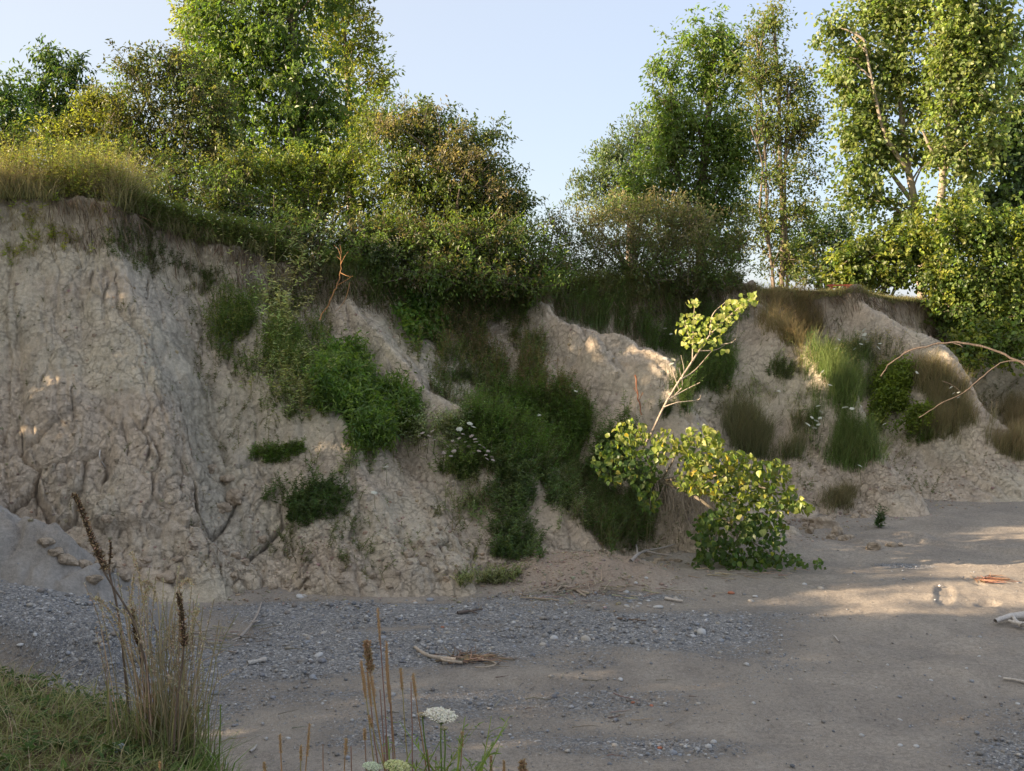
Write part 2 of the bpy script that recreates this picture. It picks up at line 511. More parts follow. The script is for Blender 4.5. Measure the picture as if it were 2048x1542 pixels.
def bluff_points(u, v, fine=True):
    """v<0 below the toe, 0..1 the face, >1 the plateau behind"""
    T = lerp_tab(TOP, u); B = lerp_tab(TOE, u)
    n2 = B - T[:, :2]; n2 = unit(n2)                       # horizontal, downslope
    vv = np.clip(v, 0, 1)
    H = T[:, 2]
    # face profile: gentler foot, steeper above, short scarp under the sod
    lip = np.clip(fbm(np.stack([u * 2.2, u * 0, u * 0], 1), 3, 5) * .5 + .5, 0, 1)
    prof = np.where(vv < .93, (.90 - .05 * lip) * (vv / .93) ** 1.12, 0)
    prof = np.where(vv >= .93, (.90 - .05 * lip) + (.10 + .05 * lip) * sstep(.93, .965, vv), prof)
    hv = np.where(vv < .93, vv / .93 * .985, .985 + .015 * (vv - .93) / .07)   # share of the horizontal run
    xy = B + (T[:, :2] - B) * hv[:, None]
    z = prof * H
    R = relief(u, v) * np.where(v > 1, np.exp(-(v - 1) * 3), 1)
    sl = math.radians(40)
    out3 = np.concatenate([n2 * math.sin(sl), np.full((len(u), 1), math.cos(sl))], 1)
    flat = sstep(.93, 1.0, vv)
    o = out3 * R[:, None]
    o[:, 2] *= (1 - flat)
    p = np.concatenate([xy, z[:, None]], 1) + o
    below = np.clip(-v, 0, 10)
    p[:, :2] += n2 * (below * 3.0)[:, None]
    p[:, 2] -= below * 3.0
    back = np.clip(v - 1, 0, 50)
    far = back ** 1.6 * 6 + back * 3
    p[:, 0] += -n2[:, 0] * far * .35
    p[:, 1] += far
    p[:, 2] += np.where(v > 1, .10 * fbm(p * .35, 3, 9) * np.clip(back * 3, 0, 1) + .012 * np.clip(far, 0, 40) * np.clip((8 - p[:, 0]) / 8, 0, 1), 0)
    if PIN:
        a0, b0 = PIN
        p[:, 2] += .62 * np.exp(-np.abs((u - a0) / .10) ** 1.7 - np.abs((v - b0) / .045) ** 1.7) - .25 * np.exp(-((u - a0 + .06) / .09) ** 2 - ((v - b0 - .085) / .035) ** 2)
    if fine:
        face = sstep(-.05, .02, v) * (1 - sstep(.985, 1.01, v))
        q = p.copy()
        # slope-aligned coordinates for rills
        L = np.linalg.norm((T[:, :2] - B), axis=1)
        s_al = np.cumsum(np.zeros(1))[0] + p[:, 0] * .88 + p[:, 1] * .47
        dn = v * 6
        d = .16 * fbm(q * .8, 4, 21)
        w = np.stack([s_al * 1.9 + .5 * fbm(q * 1.3, 2, 31), dn * .32, 0 * dn], 1)
        rill = 1 - np.abs(vnoise(w, 41)); d = d - .13 * rill ** 4
        w2 = np.stack([s_al * 5 + .7 * fbm(q * 2, 2, 33), dn * .6, 0 * dn], 1)
        d = d - .06 * (1 - np.abs(vnoise(w2, 43))) ** 4
        # lumpy slumped blocks low on the left
        lump = np.clip(sstep(3.6, 2.2, u + .0) * sstep(.62, .25, v + .12 * fbm(q * .6, 2, 58)) + sstep(4.6, 3.9, u) * sstep(.34, .1, v) * .7, 0, 1)
        qw = q + .22 * np.stack([fbm(q * 1.6, 3, 51), fbm(q * 1.6, 3, 52), fbm(q * 1.6, 3, 53)], 1)
        f1, f2, cid = worley(qw * np.array([1.15, 1.15, .9]) + 3, 60)
        e = f2 - f1
        d = d + lump * (.20 * (cid - .5) + .05 * np.clip(1 - f1 * 1.2, 0, 1) - .20 * np.exp(-(e / .04) ** 2) * sstep(-.05, .25, fbm(q * 1.1, 2, 66)))
        f1, f2, cid = worley(qw * 3.2 + 7, 70)
        e2 = f2 - f1
        d = d + (.12 + .88 * lump) * (.03 * (1 - f1) + .08 * (cid - .5) - .05 * np.exp(-(e2 / .07) ** 2) * sstep(-.2, .2, fbm(q * 2.1, 2, 67)))
        # long downslope cracks
        qc = np.stack([s_al * 1.5, v * 1.5, p[:, 2] * .3], 1) + .16 * np.stack([fbm(q * 2.2, 3, 81), fbm(q * 2.2, 3, 82), 0 * u], 1)
        f1, f2, cid = worley(qc, 88)
        d = d - .12 * np.exp(-((f2 - f1) / .018) ** 2) * sstep(.0, .35, fbm(q * .9, 2, 91))
        f1, f2, cid = worley(q * 8 + 2 * fbm(q * 3, 2, 95)[:, None] * .3, 97)
        d = d + .010 * (1 - f1) - .010 * np.exp(-((f2 - f1) / .12) ** 2)
        d = d + .014 * fbm(q * 6, 3, 99) - .030 * (1 - np.abs(fbm(q * 3.6, 3, 101))) ** 7 - .022 * (1 - np.abs(fbm(q * 8.5, 2, 103))) ** 6
        p = p + out3 * (d * face)[:, None]
    return p, n2


def project(p):
    x, y, z = p[:, 0], p[:, 1], p[:, 2] - CAMZ
    zc = y * CP - z * SP; yc = y * SP + z * CP
    return 1024 + FPX * x / zc, 771 - FPX * yc / zc


def find_uv(px, py, u0, u1, v0, v1):
    a, b = np.meshgrid(np.linspace(u0, u1, 120), np.linspace(v0, v1, 100))
    q, _ = bluff_points(a.ravel(), b.ravel(), False)
    x, y = project(q)
    k = ((x - px) ** 2 + (y - py) ** 2).argmin()
    return float(a.ravel()[k]), float(b.ravel()[k])


def ugrid():
    us = [np.linspace(0, .9, 30, endpoint=False), np.linspace(.9, 3, 300, endpoint=False), np.linspace(3, 6, 290, endpoint=False),
          np.linspace(6, 10, 190, endpoint=False), np.linspace(10, 11, 20)]
    return np.concatenate(us)


PIN = find_uv(1185, 730, 4.9, 6.0, .45, .95)
U = ugrid()
V = np.concatenate([np.linspace(-.2, 0, 6, endpoint=False), np.linspace(0, .93, 240, endpoint=False), np.linspace(.93, 1.01, 26, endpoint=False),
                    1.01 + np.linspace(0, 1, 60) ** 2 * 1.0, np.array([2.5, 3.2, 4.5, 6.5, 9.0, 12.0])])
UU, VV = np.meshgrid(U, V)
uu, vv_ = UU.ravel(), VV.ravel()
BP, _ = bluff_points(uu, vv_)
nu, nv = len(U), len(V)
ii = (np.arange(nv - 1)[:, None] * nu + np.arange(nu - 1)[None]).ravel()
BF = np.stack([ii, ii + 1, ii + 1 + nu, ii + nu], 1)
# mineral colour of the clay: grey till, tan dry crust, pinkish beds; plus a painted skylight tint
cb = np.array([.55, .488, .378])[None].repeat(len(BP), 0)
pink = sstep(-.15, .35, fbm(BP * np.array([.5, .5, .9]), 3, 120) + .22 * sstep(2.6, 5, uu))[:, None]
cb = cb * (1 - pink) + np.array([.555, .468, .368]) * pink
sky_tint = (sstep(1.95, 2.3, uu + .25 * fbm(BP * .9, 3, 125)) * sstep(2.8, 2.4, uu) * sstep(.0, .2, vv_) * sstep(.98, .8, vv_))[:, None] * .6  # cool skylight on the left ridge's right side, painted into the colour
cb = cb * (1 - sky_tint) + np.array([.50, .468, .395]) * sky_tint
gre = sstep(.0, .5, fbm(BP * .7 + 9, 3, 130))[:, None] * .6
cb = cb * (1 - gre) + np.array([.51, .47, .38]) * gre
soil = (sstep(.945, .975, vv_ + .02 * fbm(BP * 1.5, 3, 140)))[:, None]
cb = cb * (1 - soil) + np.array([.12, .09, .062]) * soil
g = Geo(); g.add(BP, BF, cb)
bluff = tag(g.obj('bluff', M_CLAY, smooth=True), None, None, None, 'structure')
RREL = relief(uu, vv_)
BV = BVHTree.FromPolygons([tuple(x) for x in BP[::1]], [tuple(int(k) for k in f) for f in BF[::1]])

# ------------------------------------------------------------------ beach and near bank
def seg_d(p, a, b):
    a = np.array(a, float); b = np.array(b, float)
    t = np.clip(((p - a) @ (b - a)) / ((b - a) @ (b - a)), 0, 1)
    return np.linalg.norm(p - (a + t[:, None] * (b - a)), axis=1)


def beach_z(x, y, fine=True):
    q = np.stack([x, y, 0 * x], 1)
    z = .10 * fbm(q * np.array([.25, .5, 1]), 3, 200) + .035 * fbm(q * np.array([.8, 2.2, 1]), 3, 210)
    # far right the beach steps up gently towards the bluff
    z += .05 * sstep(17, 20, y - .2 * x)
    # grey mudflow lobe from the left
    A = np.array([-9.5, 13.6]); Bq = np.array([-4.25, 12.85])
    t = np.clip(((q[:, :2] - A) @ (Bq - A)) / ((Bq - A) @ (Bq - A)), 0, 1.1)
    dd = np.linalg.norm(q[:, :2] - (A + t[:, None] * (Bq - A)), axis=1)
    hh = (2.75 * (1 - np.clip(t, 0, 1)) ** .62 + .02)
    wd = .55 + .9 * (1 - t)
    dirl = unit(Bq - A); sg = (q[:, :2] - A) @ np.array([dirl[1], -dirl[0]])      # positive towards the camera
    sg = sg + .15 * fbm(q * 1.1, 3, 250)
    dd = np.abs(sg) + np.clip(t - 1, 0, 1) * 3
    lobe = hh * np.exp(-(dd / wd) ** 2) * (1 + .10 * fbm(q * 2.3, 4, 251))
    lm = sstep(.06, .4, lobe) * sstep(1.08, .9, t)
    lobe = lobe + sstep(1.0, .85, t) * (.42 * hh * np.exp(-((sg - 1.05 - .3 * (1 - t)) / .42) ** 2) - .30 * np.exp(-((sg - .62 - .2 * (1 - t)) / .13) ** 2) * sstep(.02, .4, 1 - t))
    rg = 1 - np.abs(vnoise(q * 3.1 + fbm(q * 2, 2, 253)[:, None], 254))
    lobe = lobe + lm * (.16 * fbm(q * 2.6, 4, 252) - .13 * rg ** 5 + .05 * fbm(q * 8, 4, 255))
    # gravel hump in front of it
    A = np.array([-9, 11.2]); Bq = np.array([-4.35, 11.7])
    t = np.clip(((q[:, :2] - A) @ (Bq - A)) / ((Bq - A) @ (Bq - A)), 0, 1.2)
    dd = np.linalg.norm(q[:, :2] - (A + t[:, None] * (Bq - A)), axis=1)
    hump = (.62 + .5 * (1 - np.clip(t, 0, 1))) * np.exp(-(dd / .72) ** 4) * sstep(1.2, .98, t)
    z = z + np.maximum(lobe, hump) + .25 * np.minimum(lobe, hump)
    # shallow washed-out hollow behind the dry grass
    z -= .16 * np.exp(-(((x + 3.35) / 1.0) ** 2 + ((y - 13.2) / .45) ** 2) ** 1.5)
    # clay fan at the foot, centre
    a = np.exp(-(((x - .9) / 1.3) ** 2 + ((y - 15.3) / .75) ** 2))
    z += .42 * a * (1 + .3 * fbm(q * 3, 3, 220))
    # mounds under the foliage of the leaning poplar
    z += .25 * np.exp(-(((x - 4.1) / .8) ** 2 + ((y - 17.3) / .5) ** 2))
    # low step edges in the far right sand and shallow scoops in the middle
    for (a0, b0, h) in (((6.0, 17.9), (9.5, 16.6), .07), ((7.2, 18.9), (11, 18.2), .05), ((5.6, 17.4), (7.0, 17.8), .10)):
        a0 = np.array(a0); b0 = np.array(b0); dr = unit(b0 - a0); nn = np.array([-dr[1], dr[0]])
        s = (q[:, :2] - a0) @ dr / np.linalg.norm(b0 - a0); d = (q[:, :2] - a0) @ nn + .08 * fbm(q * 2, 2, 230)
        z += h * sstep(-.04, .04, d) * np.exp(-np.clip(d, 0, 9) / .9) * sstep(-.05, .15, s) * sstep(1.05, .85, s)
    for (cx, cy, ax, ay, h) in ((.3, 11.3, .9, .10, .07), (1.6, 11.9, .9, .09, .06), (-.7, 12.2, .6, .08, .05), (5.2, 14.4, 1.4, .08, .06)):
        z += h * np.exp(-((x - cx) / ax) ** 2) * (sstep(cy - ay, cy + ay, y) * np.exp(-np.clip(y - cy, 0, 9) / .5))
    if fine:
        z += .012 * fbm(q * 9, 3, 240) + .022 * fbm(q * np.array([1.6, 6.5, 1]), 3, 242)
        # footprints
        for (cx, cy, an, l, w_, dp) in FOOT:
            ca, sa = math.cos(an), math.sin(an)
            lx = (x - cx) * ca + (y - cy) * sa; ly = -(x - cx) * sa + (y - cy) * ca
            r = np.sqrt((lx / l) ** 2 + (ly / w_) ** 2)
            z += -dp * sstep(1.15, .75, r) + dp * .22 * np.exp(-((r - 1.35) / .22) ** 2)
    return z


f1_ = ground(1888, 1192); f2_ = ground(1944, 1163); f3_ = ground(1975, 1207); f4_ = ground(2030, 1222)
FOOT = [(f1_[0], f1_[1], 1.19, .50, .12, .028), (f2_[0], f2_[1], 1.7, .30, .10, .022), (f3_[0], f3_[1], .6, .2, .12, .03), (f4_[0], f4_[1], .3, .2, .12, .03)]

# perspective-dense grid in plan: rows by distance, columns by share of half width
yr = np.concatenate([np.linspace(1.5, 7, 30, endpoint=False), 1 / np.linspace(1 / 7, 1 / 24.0, 380), np.array([26, 30, 36, 45, 60, 90, 150, 300, 700.])])
xs = np.concatenate([np.linspace(-2.2, -.62, 40, endpoint=False), np.linspace(-.62, .62, 440, endpoint=False), np.linspace(.62, 3.0, 40)])
XX = xs[None] * (yr[:, None]); YY = yr[:, None] + 0 * xs[None]
gx, gy = XX.ravel(), YY.ravel()
gz = beach_z(gx, gy)
BEP = np.stack([gx, gy, gz], 1)
nr, nc = len(yr), len(xs)
ii = (np.arange(nr - 1)[:, None] * nc + np.arange(nc - 1)[None]).ravel()
BEF = np.stack([ii, ii + 1, ii + 1 + nc, ii + nc], 1)


def gravel_mask(x, y):
    q = np.stack([x, y, 0 * x], 1)
    n = fbm(q * np.array([.7, 1.3, 1]), 4, 300)
    m = .0 * x
    def el(cx, cy, rx, ry, s=1):
        return s * np.exp(-(((x - cx) / rx) ** 2 + ((y - cy) / ry) ** 2) ** 1.5)
    m = el(-.2, 12.9, 3.8, 1.5, .45) + el(-1.0, 11.2, 3.0, 1.2, .30) + el(-2.4, 13.9, 1.7, .40, .8) + el(-.9, 13.3, 1.9, .75, .95) + el(1.2, 13.0, 1.5, .55, .75) + el(-1.8, 12.1, 1.4, .6, .7) + el(-5.2, 11.7, 2.0, .7, 1.0) + el(-3.9, 10.4, 1.0, .9, .8) \
        + el(4.9, 9.9, 1.0, 1.1, .75) + el(5.3, 16.9, .7, .16, .9) + el(6.0, 16.3, .6, .14, .8) + el(1.2, 9.6, 1.5, .4, .4) + el(.9, 14.4, 1.6, .22, .8) + el(3.0, 13.7, 1.0, .35, .4) + el(-.3, 9.8, 1.3, .4, .35)
    m = m * (.75 + .8 * n) + .24 * n + .16
    return np.clip(m, 0, 1)


gm = gravel_mask(gx, gy)
tan = np.exp(-(((gx - .9) / 1.45) ** 2 + ((gy - 15.25) / .8) ** 2) ** 2)
A_ = np.array([-9.5, 13.6]); B_ = np.array([-4.25, 12.85]); t_ = np.clip(((BEP[:, :2] - A_) @ (B_ - A_)) / ((B_ - A_) @ (B_ - A_)), 0, 1.02)
lobeg = np.exp(-(np.linalg.norm(BEP[:, :2] - (A_ + t_[:, None] * (B_ - A_)), axis=1) / (.7 + .9 * (1 - t_))) ** 3) * np.clip(1 + .8 * fbm(BEP * 1.7, 3, 333), 0, 1)
g = Geo()
g.add(BEP, BEF, np.stack([gm * (1 - tan) * (1 - .7 * lobeg), np.clip(tan, 0, 1), lobeg], 1))
beach = tag(g.obj('beach', M_BEACH, smooth=True), kind='structure')
VB = BVHTree.FromPolygons([tuple(x) for x in BEP], [tuple(int(k) for k in f) for f in BEF])


BANK_EDGE = np.array([(-9, 8.0), (-4.2, 6.4), (-2.65, 5.25), (-1.75, 4.75), (-1.22, 4.15), (-.9, 3.6), (0, 3.55), (1.2, 3.4), (3, 3.0), (6, 2.2), (12, 0)], float)
BTOP = 2.32


def bank_z(x, y):
    ye = np.interp(x, BANK_EDGE[:, 0], BANK_EDGE[:, 1])
    d = (y - ye) * .85
    q = np.stack([x, y, 0 * x], 1)
    d = d + .06 * fbm(q * 2.5, 3, 400)
    return BTOP + .05 * fbm(q * 1.2, 3, 410) - .10 * sstep(-.5, 0, d) - 3.0 * np.clip(d, 0, 2) ** 1.0 * (1.0) + .0 * x


bx = np.linspace(-9, 9, 181); by = np.linspace(-6, 9, 151)
X2, Y2 = np.meshgrid(bx, by); x2, y2 = X2.ravel(), Y2.ravel()
z2 = bank_z(x2, y2)
nc2 = len(bx)
ii = (np.arange(len(by) - 1)[:, None] * nc2 + np.arange(nc2 - 1)[None]).ravel()
f2a = np.stack([ii, ii + 1, ii + 1 + nc2, ii + nc2], 1)
keep = z2[f2a].max(1) > -.25
dirt = np.array([.15, .105, .07])[None] * np.ones((len(x2), 1)); 
g = Geo(); g.add(np.stack([x2, y2, np.maximum(z2, -.6)], 1), f2a[keep], dirt)
bank = tag(g.obj('near_bank', M_CLAY, smooth=True), kind='structure')


def hit(px, py, beach_too=True):
    """where the ray through a photo pixel meets the bluff or the beach"""
    r = Vector(ray(px, py)).normalized(); o = Vector(CAM)
    best = None
    for t in ((BV, VB) if beach_too else (BV,)):
        h = t.ray_cast(o, r)
        if h[0] is not None and (best is None or h[3] < best[3]): best = h
    return None if best is None else np.array(best[0])


def drop(x, y, z0=40):
    """height of the land straight below a plan point"""
    z = -9
    for t in (BV, VB):
        h = t.ray_cast(Vector((x, y, z0)), Vector((0, 0, -1)))
        if h[0] is not None: z = max(z, h[0].z)
    return z

# ------------------------------------------------------------------ foliage builders
GREEN = (.145, .205, .046); DKGREEN = (.108, .162, .044); OLIVE = (.185, .195, .06); YGREEN = (.25, .28, .055)
TAN = (.30, .23, .12); STRAW = (.42, .34, .20); GREYG = (.23, .27, .12); BLUEG = (.08, .12, .058); BROWN = (.16, .10, .055)


def wblob(b, d):
    px, py, rx, ry = b[:4]
    dd = d + (b[4] if len(b) > 4 else 0)
    k = dd / FPX
    return P(px, py, dd), np.array([rx * k, .85 * (rx + ry) / 2 * k, ry * k])


def crown(g, blobs, n, L, Wd, colors, shape='lance', droop=.3, cl=22, sig=.16, twig=None, colvar=.35, up=1.0, shell=2.4):
    """leaves in many small sprays spread through ellipsoids; returns the spray centres"""
    vol = np.array([np.prod(b[1]) ** (2 / 3) for b in blobs]); vol = vol / vol.sum()
    nc = max(3, n // cl)
    pick = RNG.choice(len(blobs), nc, p=vol)
    C = np.array([b[0] for b in blobs])[pick]; R = np.array([b[1] for b in blobs])[pick]
    dr = unit(RNG.normal(size=(nc, 3)))
    rad = RNG.uniform(0, 1, nc) ** (1 / shell)
    rad *= 1 + .16 * RNG.normal(size=nc)
    cc = C + dr * R * rad[:, None]
    tw = unit(dr * np.array([1, 1, .8]) + RNG.normal(0, .45, (nc, 3)) + np.array([0, 0, .35 * up]))
    k = np.repeat(np.arange(nc), cl)
    m = len(k)
    t = RNG.uniform(-.6, 1, m)[:, None]
    pos = cc[k] + tw[k] * t * sig * 2.4 + RNG.normal(0, sig * .42, (m, 3))
    ax = unit(tw[k] * .7 + RNG.normal(0, .75, (m, 3)) + np.array([0, 0, -droop]))
    nr = unit(RNG.normal(0, .55, (m, 3)) + np.array([0, 0, 1]) + dr[k] * .5)
    cols = np.array(colors)
    ci = RNG.integers(0, len(cols), nc)
    cb_ = cols[ci] * (1 + colvar * RNG.uniform(-1, 1, (nc, 1)))
    col = np.clip(cb_[k] * (1 + .25 * RNG.uniform(-1, 1, (m, 1))) * (1 + .1 * RNG.uniform(-1, 1, (m, 3))), .004, .9)
    sz = RNG.uniform(.65, 1.25, m)
    leaves(g, pos, ax, nr, L * sz, Wd * sz, col, shape)
    if twig is not None:
        for i in range(0, nc, twig[1]):
            p0 = cc[i] - tw[i] * sig * 2.2; p1 = cc[i] + tw[i] * sig * 2.0
            tube(twig[0], curve(p0, p1, 3, .1), [.010, .006, .003], BARKC, 3)
    return cc


BARKC = (.17, .135, .105)


def tree(name, label, cat, d, base, trunks, blobs, n, L, Wd, colors, shape='lance', droop=.3, cl=22, sig=.16, bark=BARKC,
         branches=26, group=None, up=1.0, shell=2.4, trr=.16, colvar=.35, each=False):
    wb = [wblob(b, d) for b in blobs]
    b0 = P(base[0], base[1], d)
    for _ in range(12):                      # root it behind the rim, not on the face
        if drop(b0[0], b0[1] + .9) - drop(b0[0], b0[1] - .1) < .22: break
        b0[1] += .35; b0[0] += .35 * (base[0] - 1024) / FPX
    zz = drop(b0[0], b0[1]); b0[2] = zz if zz > -5 else b0[2]
    t = empty(name, tuple(b0), label, cat, group)
    gt, gc, gb = Geo(), Geo(), Geo()
    tp = []
    for tr in trunks:
        pts = [P(x, y, d + (dz if len(q) > 0 else 0)) for (x, y, *q) in tr for dz in ((q[0] if q else 0),)]
        pts = resample(pts, 4)
        if len(tp) == 0 or abs(tr[0][1] - base[1]) < 60:
            pts[0] = [b0[0] + (pts[0][0] - P(base[0], base[1], d)[0]), b0[1], b0[2] - .15]
            pts[1] = pts[0] * .4 + pts[2] * .6 if len(pts) > 2 else pts[1]
        h = np.linspace(0, 1, len(pts))
        r0 = trr * (1 if not tp else .5)
        tube(gt, pts, r0 * (1 - .8 * h) + .012, bark, 8)
        tp.append(pts)
    gt.obj('trunk', M_BARK, t, True)
    cc = crown(gc, wb, n, L, Wd, colors, shape, droop, cl, sig, (gb, 3), colvar, up, shell)
    allp = np.concatenate(tp)
    idx = RNG.choice(len(cc), min(branches, len(cc)), replace=False)
    for i in idx:
        c = cc[i]
        cand = allp[(allp[:, 2] < c[2] - .2)]
        if len(cand) == 0: continue
        dd = np.linalg.norm(cand - c + np.array([0, 0, .8]), axis=1)
        s0 = cand[dd.argmin()]
        Lb = np.linalg.norm(c - s0)
        if Lb < .3: continue
        if each:
            g1 = Geo(); tube(g1, resample(curve(s0, c, 5, .12, -.06), 2), np.linspace(.018 + .012 * min(Lb, 4), .006, 9), bark, 5)
            g1.obj('branch', M_BARK, t)
        else:
            tube(gb, resample(curve(s0, c, 5, .12, -.06), 2), np.linspace(.018 + .012 * min(Lb, 4), .006, 9), bark, 5)
    tag(gb.obj('twigs', M_BARK, t), kind='stuff')  # holds the main branches as well, unless each is its own object
    gc.obj('crown', M_LEAF, t)
    return t


def bush(name, label, cat, d, base, blobs, n, L, Wd, colors, stems=7, **kw):
    tr = [[(base[0] + random.uniform(-8, 8), base[1]), (base[0] * .5 + b[0] * .5 + random.uniform(-10, 10), base[1] * .5 + b[1] * .5, .7), (b[0], b[1], .6)]
          for b in random.sample(blobs, min(stems, len(blobs)))]
    return tree(name, label, cat, d, base, tr, blobs, n, L, Wd, colors, trr=kw.pop('trr', .022), branches=kw.pop('branches', 14), **kw)


# ------------------------------------------------------------------ trees and bushes on the plateau
tree('ash_tree', 'tall dark green broadleaf tree cut by the top of the frame, behind the olive bush', 'tree', 30, (600, 470),
     [[(600, 480), (598, 330), (590, 180), (585, 0), (580, -120)]],
     [(520, 60, 110, 80), (600, -30, 120, 80), (480, 150, 105, 85), (590, 150, 100, 110), (540, 250, 110, 80), (620, 280, 80, 80), (500, 350, 80, 55), (600, 370, 90, 60),
      (445, 60, 60, 70), (400, 30, 38, 55), (420, 130, 40, 50), (640, 210, 60, 80), (520, -60, 100, 60), (440, 250, 50, 60), (470, 330, 55, 50)],
     30000, .155, .075, [GREEN, DKGREEN, DKGREEN, (.12, .19, .04)], droop=.8, branches=40, trr=.2)
tree('locust_tree', 'yellow green airy tree behind the tall dark tree, lit on its right side', 'tree', 35, (700, 470),
     [[(705, 480), (700, 300), (695, 150), (680, -40)]],
     [(690, 90, 65, 70), (725, 190, 60, 75), (750, 250, 35, 45), (690, 270, 70, 80), (655, 40, 50, 60), (705, 20, 45, 50), (700, 350, 60, 60), (680, -50, 70, 60), (765, 150, 22, 35), (740, 100, 28, 45)],
     13500, .15, .07, [YGREEN, (.20, .26, .05), OLIVE], droop=.3, branches=30, trr=.14)
tree('locust_tree', 'pale green feathery tree crown showing left of the tall dark tree', 'tree', 36, (450, 400),
     [[(450, 420), (440, 250), (430, 100), (420, -40)]],
     [(390, 60, 35, 55), (400, 130, 45, 50), (380, 20, 28, 40), (420, 200, 50, 50), (430, 0, 50, 60)],
     4500, .15, .07, [YGREEN, OLIVE], droop=.3, branches=14, trr=.1)
bush('dogwood_bush', 'large dark olive bush with brownish tips at the left crest', 'bush', 23.5, (360, 350),
     [(265, 135, 45, 30), (335, 145, 65, 45), (400, 185, 55, 60), (300, 215, 85, 55), (380, 265, 85, 55), (430, 300, 40, 50), (250, 260, 60, 38), (350, 118, 30, 20), (440, 230, 35, 60), (300, 300, 70, 30), (370, 320, 60, 40), (235, 300, 50, 22)],
     16000, .095, .045, [(.085, .095, .035), DKGREEN, (.14, .14, .055), (.09, .11, .04)], droop=.4, sig=.13)
bush('elder_sapling', 'small rounded dark green tree against the sky near the left edge', 'tree', 27, (115, 300),
     [(100, 125, 38, 28), (80, 175, 42, 42), (140, 150, 35, 35), (120, 215, 60, 45), (165, 220, 35, 45), (60, 225, 30, 38), (95, 100, 15, 14), (168, 128, 12, 10), (100, 270, 60, 30)],
     6500, .13, .055, [DKGREEN, (.04, .08, .026)], droop=.9, sig=.13)
bush('elder_sapling', 'mid green bush half cut off by the left edge of the frame', 'bush', 25.5, (15, 300),
     [(8, 195, 26, 30), (30, 235, 36, 40), (-30, 240, 40, 60), (0, 165, 14, 13), (15, 270, 40, 25)],
     3800, .12, .05, [GREEN, (.05, .1, .03)], droop=.7, sig=.13)
bush('sumac_thicket', 'low olive yellow shrubs between the small tree and the olive bush', 'bush', 24, (180, 300),
     [(150, 262, 60, 22), (210, 240, 50, 38), (190, 200, 28, 28), (240, 215, 30, 30), (110, 270, 40, 18)],
     5200, .10, .042, [OLIVE, YGREEN, (.09, .10, .03)], droop=.3, sig=.12)
bush('viburnum_bush', 'wide rounded bush with tan tipped branches standing at the middle of the crest', 'bush', 22.6, (880, 570),
     [(780, 255, 60, 40), (850, 255, 62, 42), (925, 290, 58, 42), (975, 355, 58, 42), (900, 380, 110, 60), (815, 345, 85, 55), (880, 460, 120, 65), (1000, 440, 60, 60), (950, 525, 90, 45),
      (860, 222, 14, 16), (985, 270, 20, 18), (1030, 400, 30, 34), (800, 470, 80, 60)],
     38000, .09, .045, [(.095, .12, .04), DKGREEN, (.14, .18, .045), (.17, .18, .065)], droop=.6, sig=.13, stems=3)
g_ = bush('viburnum_bush', 'tan and straw coloured sprigs along the top of the wide crest bush', 'bush', 21.9, (880, 575),
     [(760, 250, 45, 25), (830, 230, 50, 22), (905, 262, 45, 24), (960, 300, 40, 30), (930, 340, 60, 18), (985, 372, 34, 20), (1000, 425, 16, 22), (890, 310, 60, 25)],
     2800, .075, .035, [(.27, .23, .12), (.22, .19, .09), (.16, .17, .065)], droop=.6, sig=.11, stems=4)
bush('honeysuckle_bush', 'bright yellow green shrubs under the tall trees left of the crest bush', 'bush', 23.2, (640, 470),
     [(560, 335, 65, 35), (640, 345, 65, 40), (700, 325, 55, 50), (545, 395, 75, 35), (640, 410, 85, 45), (730, 410, 65, 55), (500, 345, 30, 30)],
     12000, .09, .045, [YGREEN, (.13, .16, .035), GREEN], droop=.3, sig=.12)
bush('bramble_thicket', 'deep green bramble thicket covering the crest below the yellow green shrubs', 'bush', 21.4, (650, 560),
     [(470, 410, 60, 35), (540, 450, 70, 35), (610, 470, 90, 40), (700, 500, 80, 45), (780, 500, 60, 45), (750, 540, 60, 25), (430, 370, 40, 35)],
     13000, .085, .036, [DKGREEN, GREEN, (.05, .075, .026), (.09, .09, .04)], droop=.3, sig=.12)
tree('maple_tree', 'distant silvery green tree with spiky upright twigs, left of the tall ash', 'tree', 46, (1250, 470),
     [[(1260, 480), (1265, 380), (1275, 270)]],
     [(1275, 275, 40, 32), (1232, 312, 42, 38), (1200, 360, 42, 28), (1262, 360, 70, 50), (1170, 392, 32, 18), (1138, 402, 22, 10), (1320, 300, 50, 60), (1250, 420, 80, 40), (1265, 240, 12, 14), (1205, 315, 14, 16), (1160, 365, 12, 14)],
     11000, .17, .075, [(.16, .21, .12), (.13, .18, .10), (.14, .18, .09)], droop=-.6, sig=.22, up=2.2, branches=24, trr=.2)
tree('ash_tree', 'full rounded ash tree with drooping leaves right of the open sky', 'tree', 34, (1400, 560),
     [[(1405, 575), (1400, 450), (1410, 300), (1425, 150), (1435, 60)], [(1400, 480), (1350, 330), (1340, 200), (1350, 130)]],
     [(1372, 85, 42, 32), (1430, 65, 42, 36), (1338, 150, 36, 32), (1420, 140, 60, 60), (1470, 120, 40, 60), (1350, 230, 50, 50), (1410, 240, 85, 70), (1325, 300, 55, 50), (1400, 330, 100, 70),
      (1290, 375, 55, 38), (1360, 410, 85, 50), (1440, 420, 70, 60), (1470, 300, 45, 90), (1320, 195, 18, 20), (1312, 120, 14, 14), (1400, 480, 90, 40)],
     25000, .165, .07, [GREEN, DKGREEN, (.15, .23, .045), (.12, .18, .045)], droop=.6, branches=50, trr=.18, sig=.2)
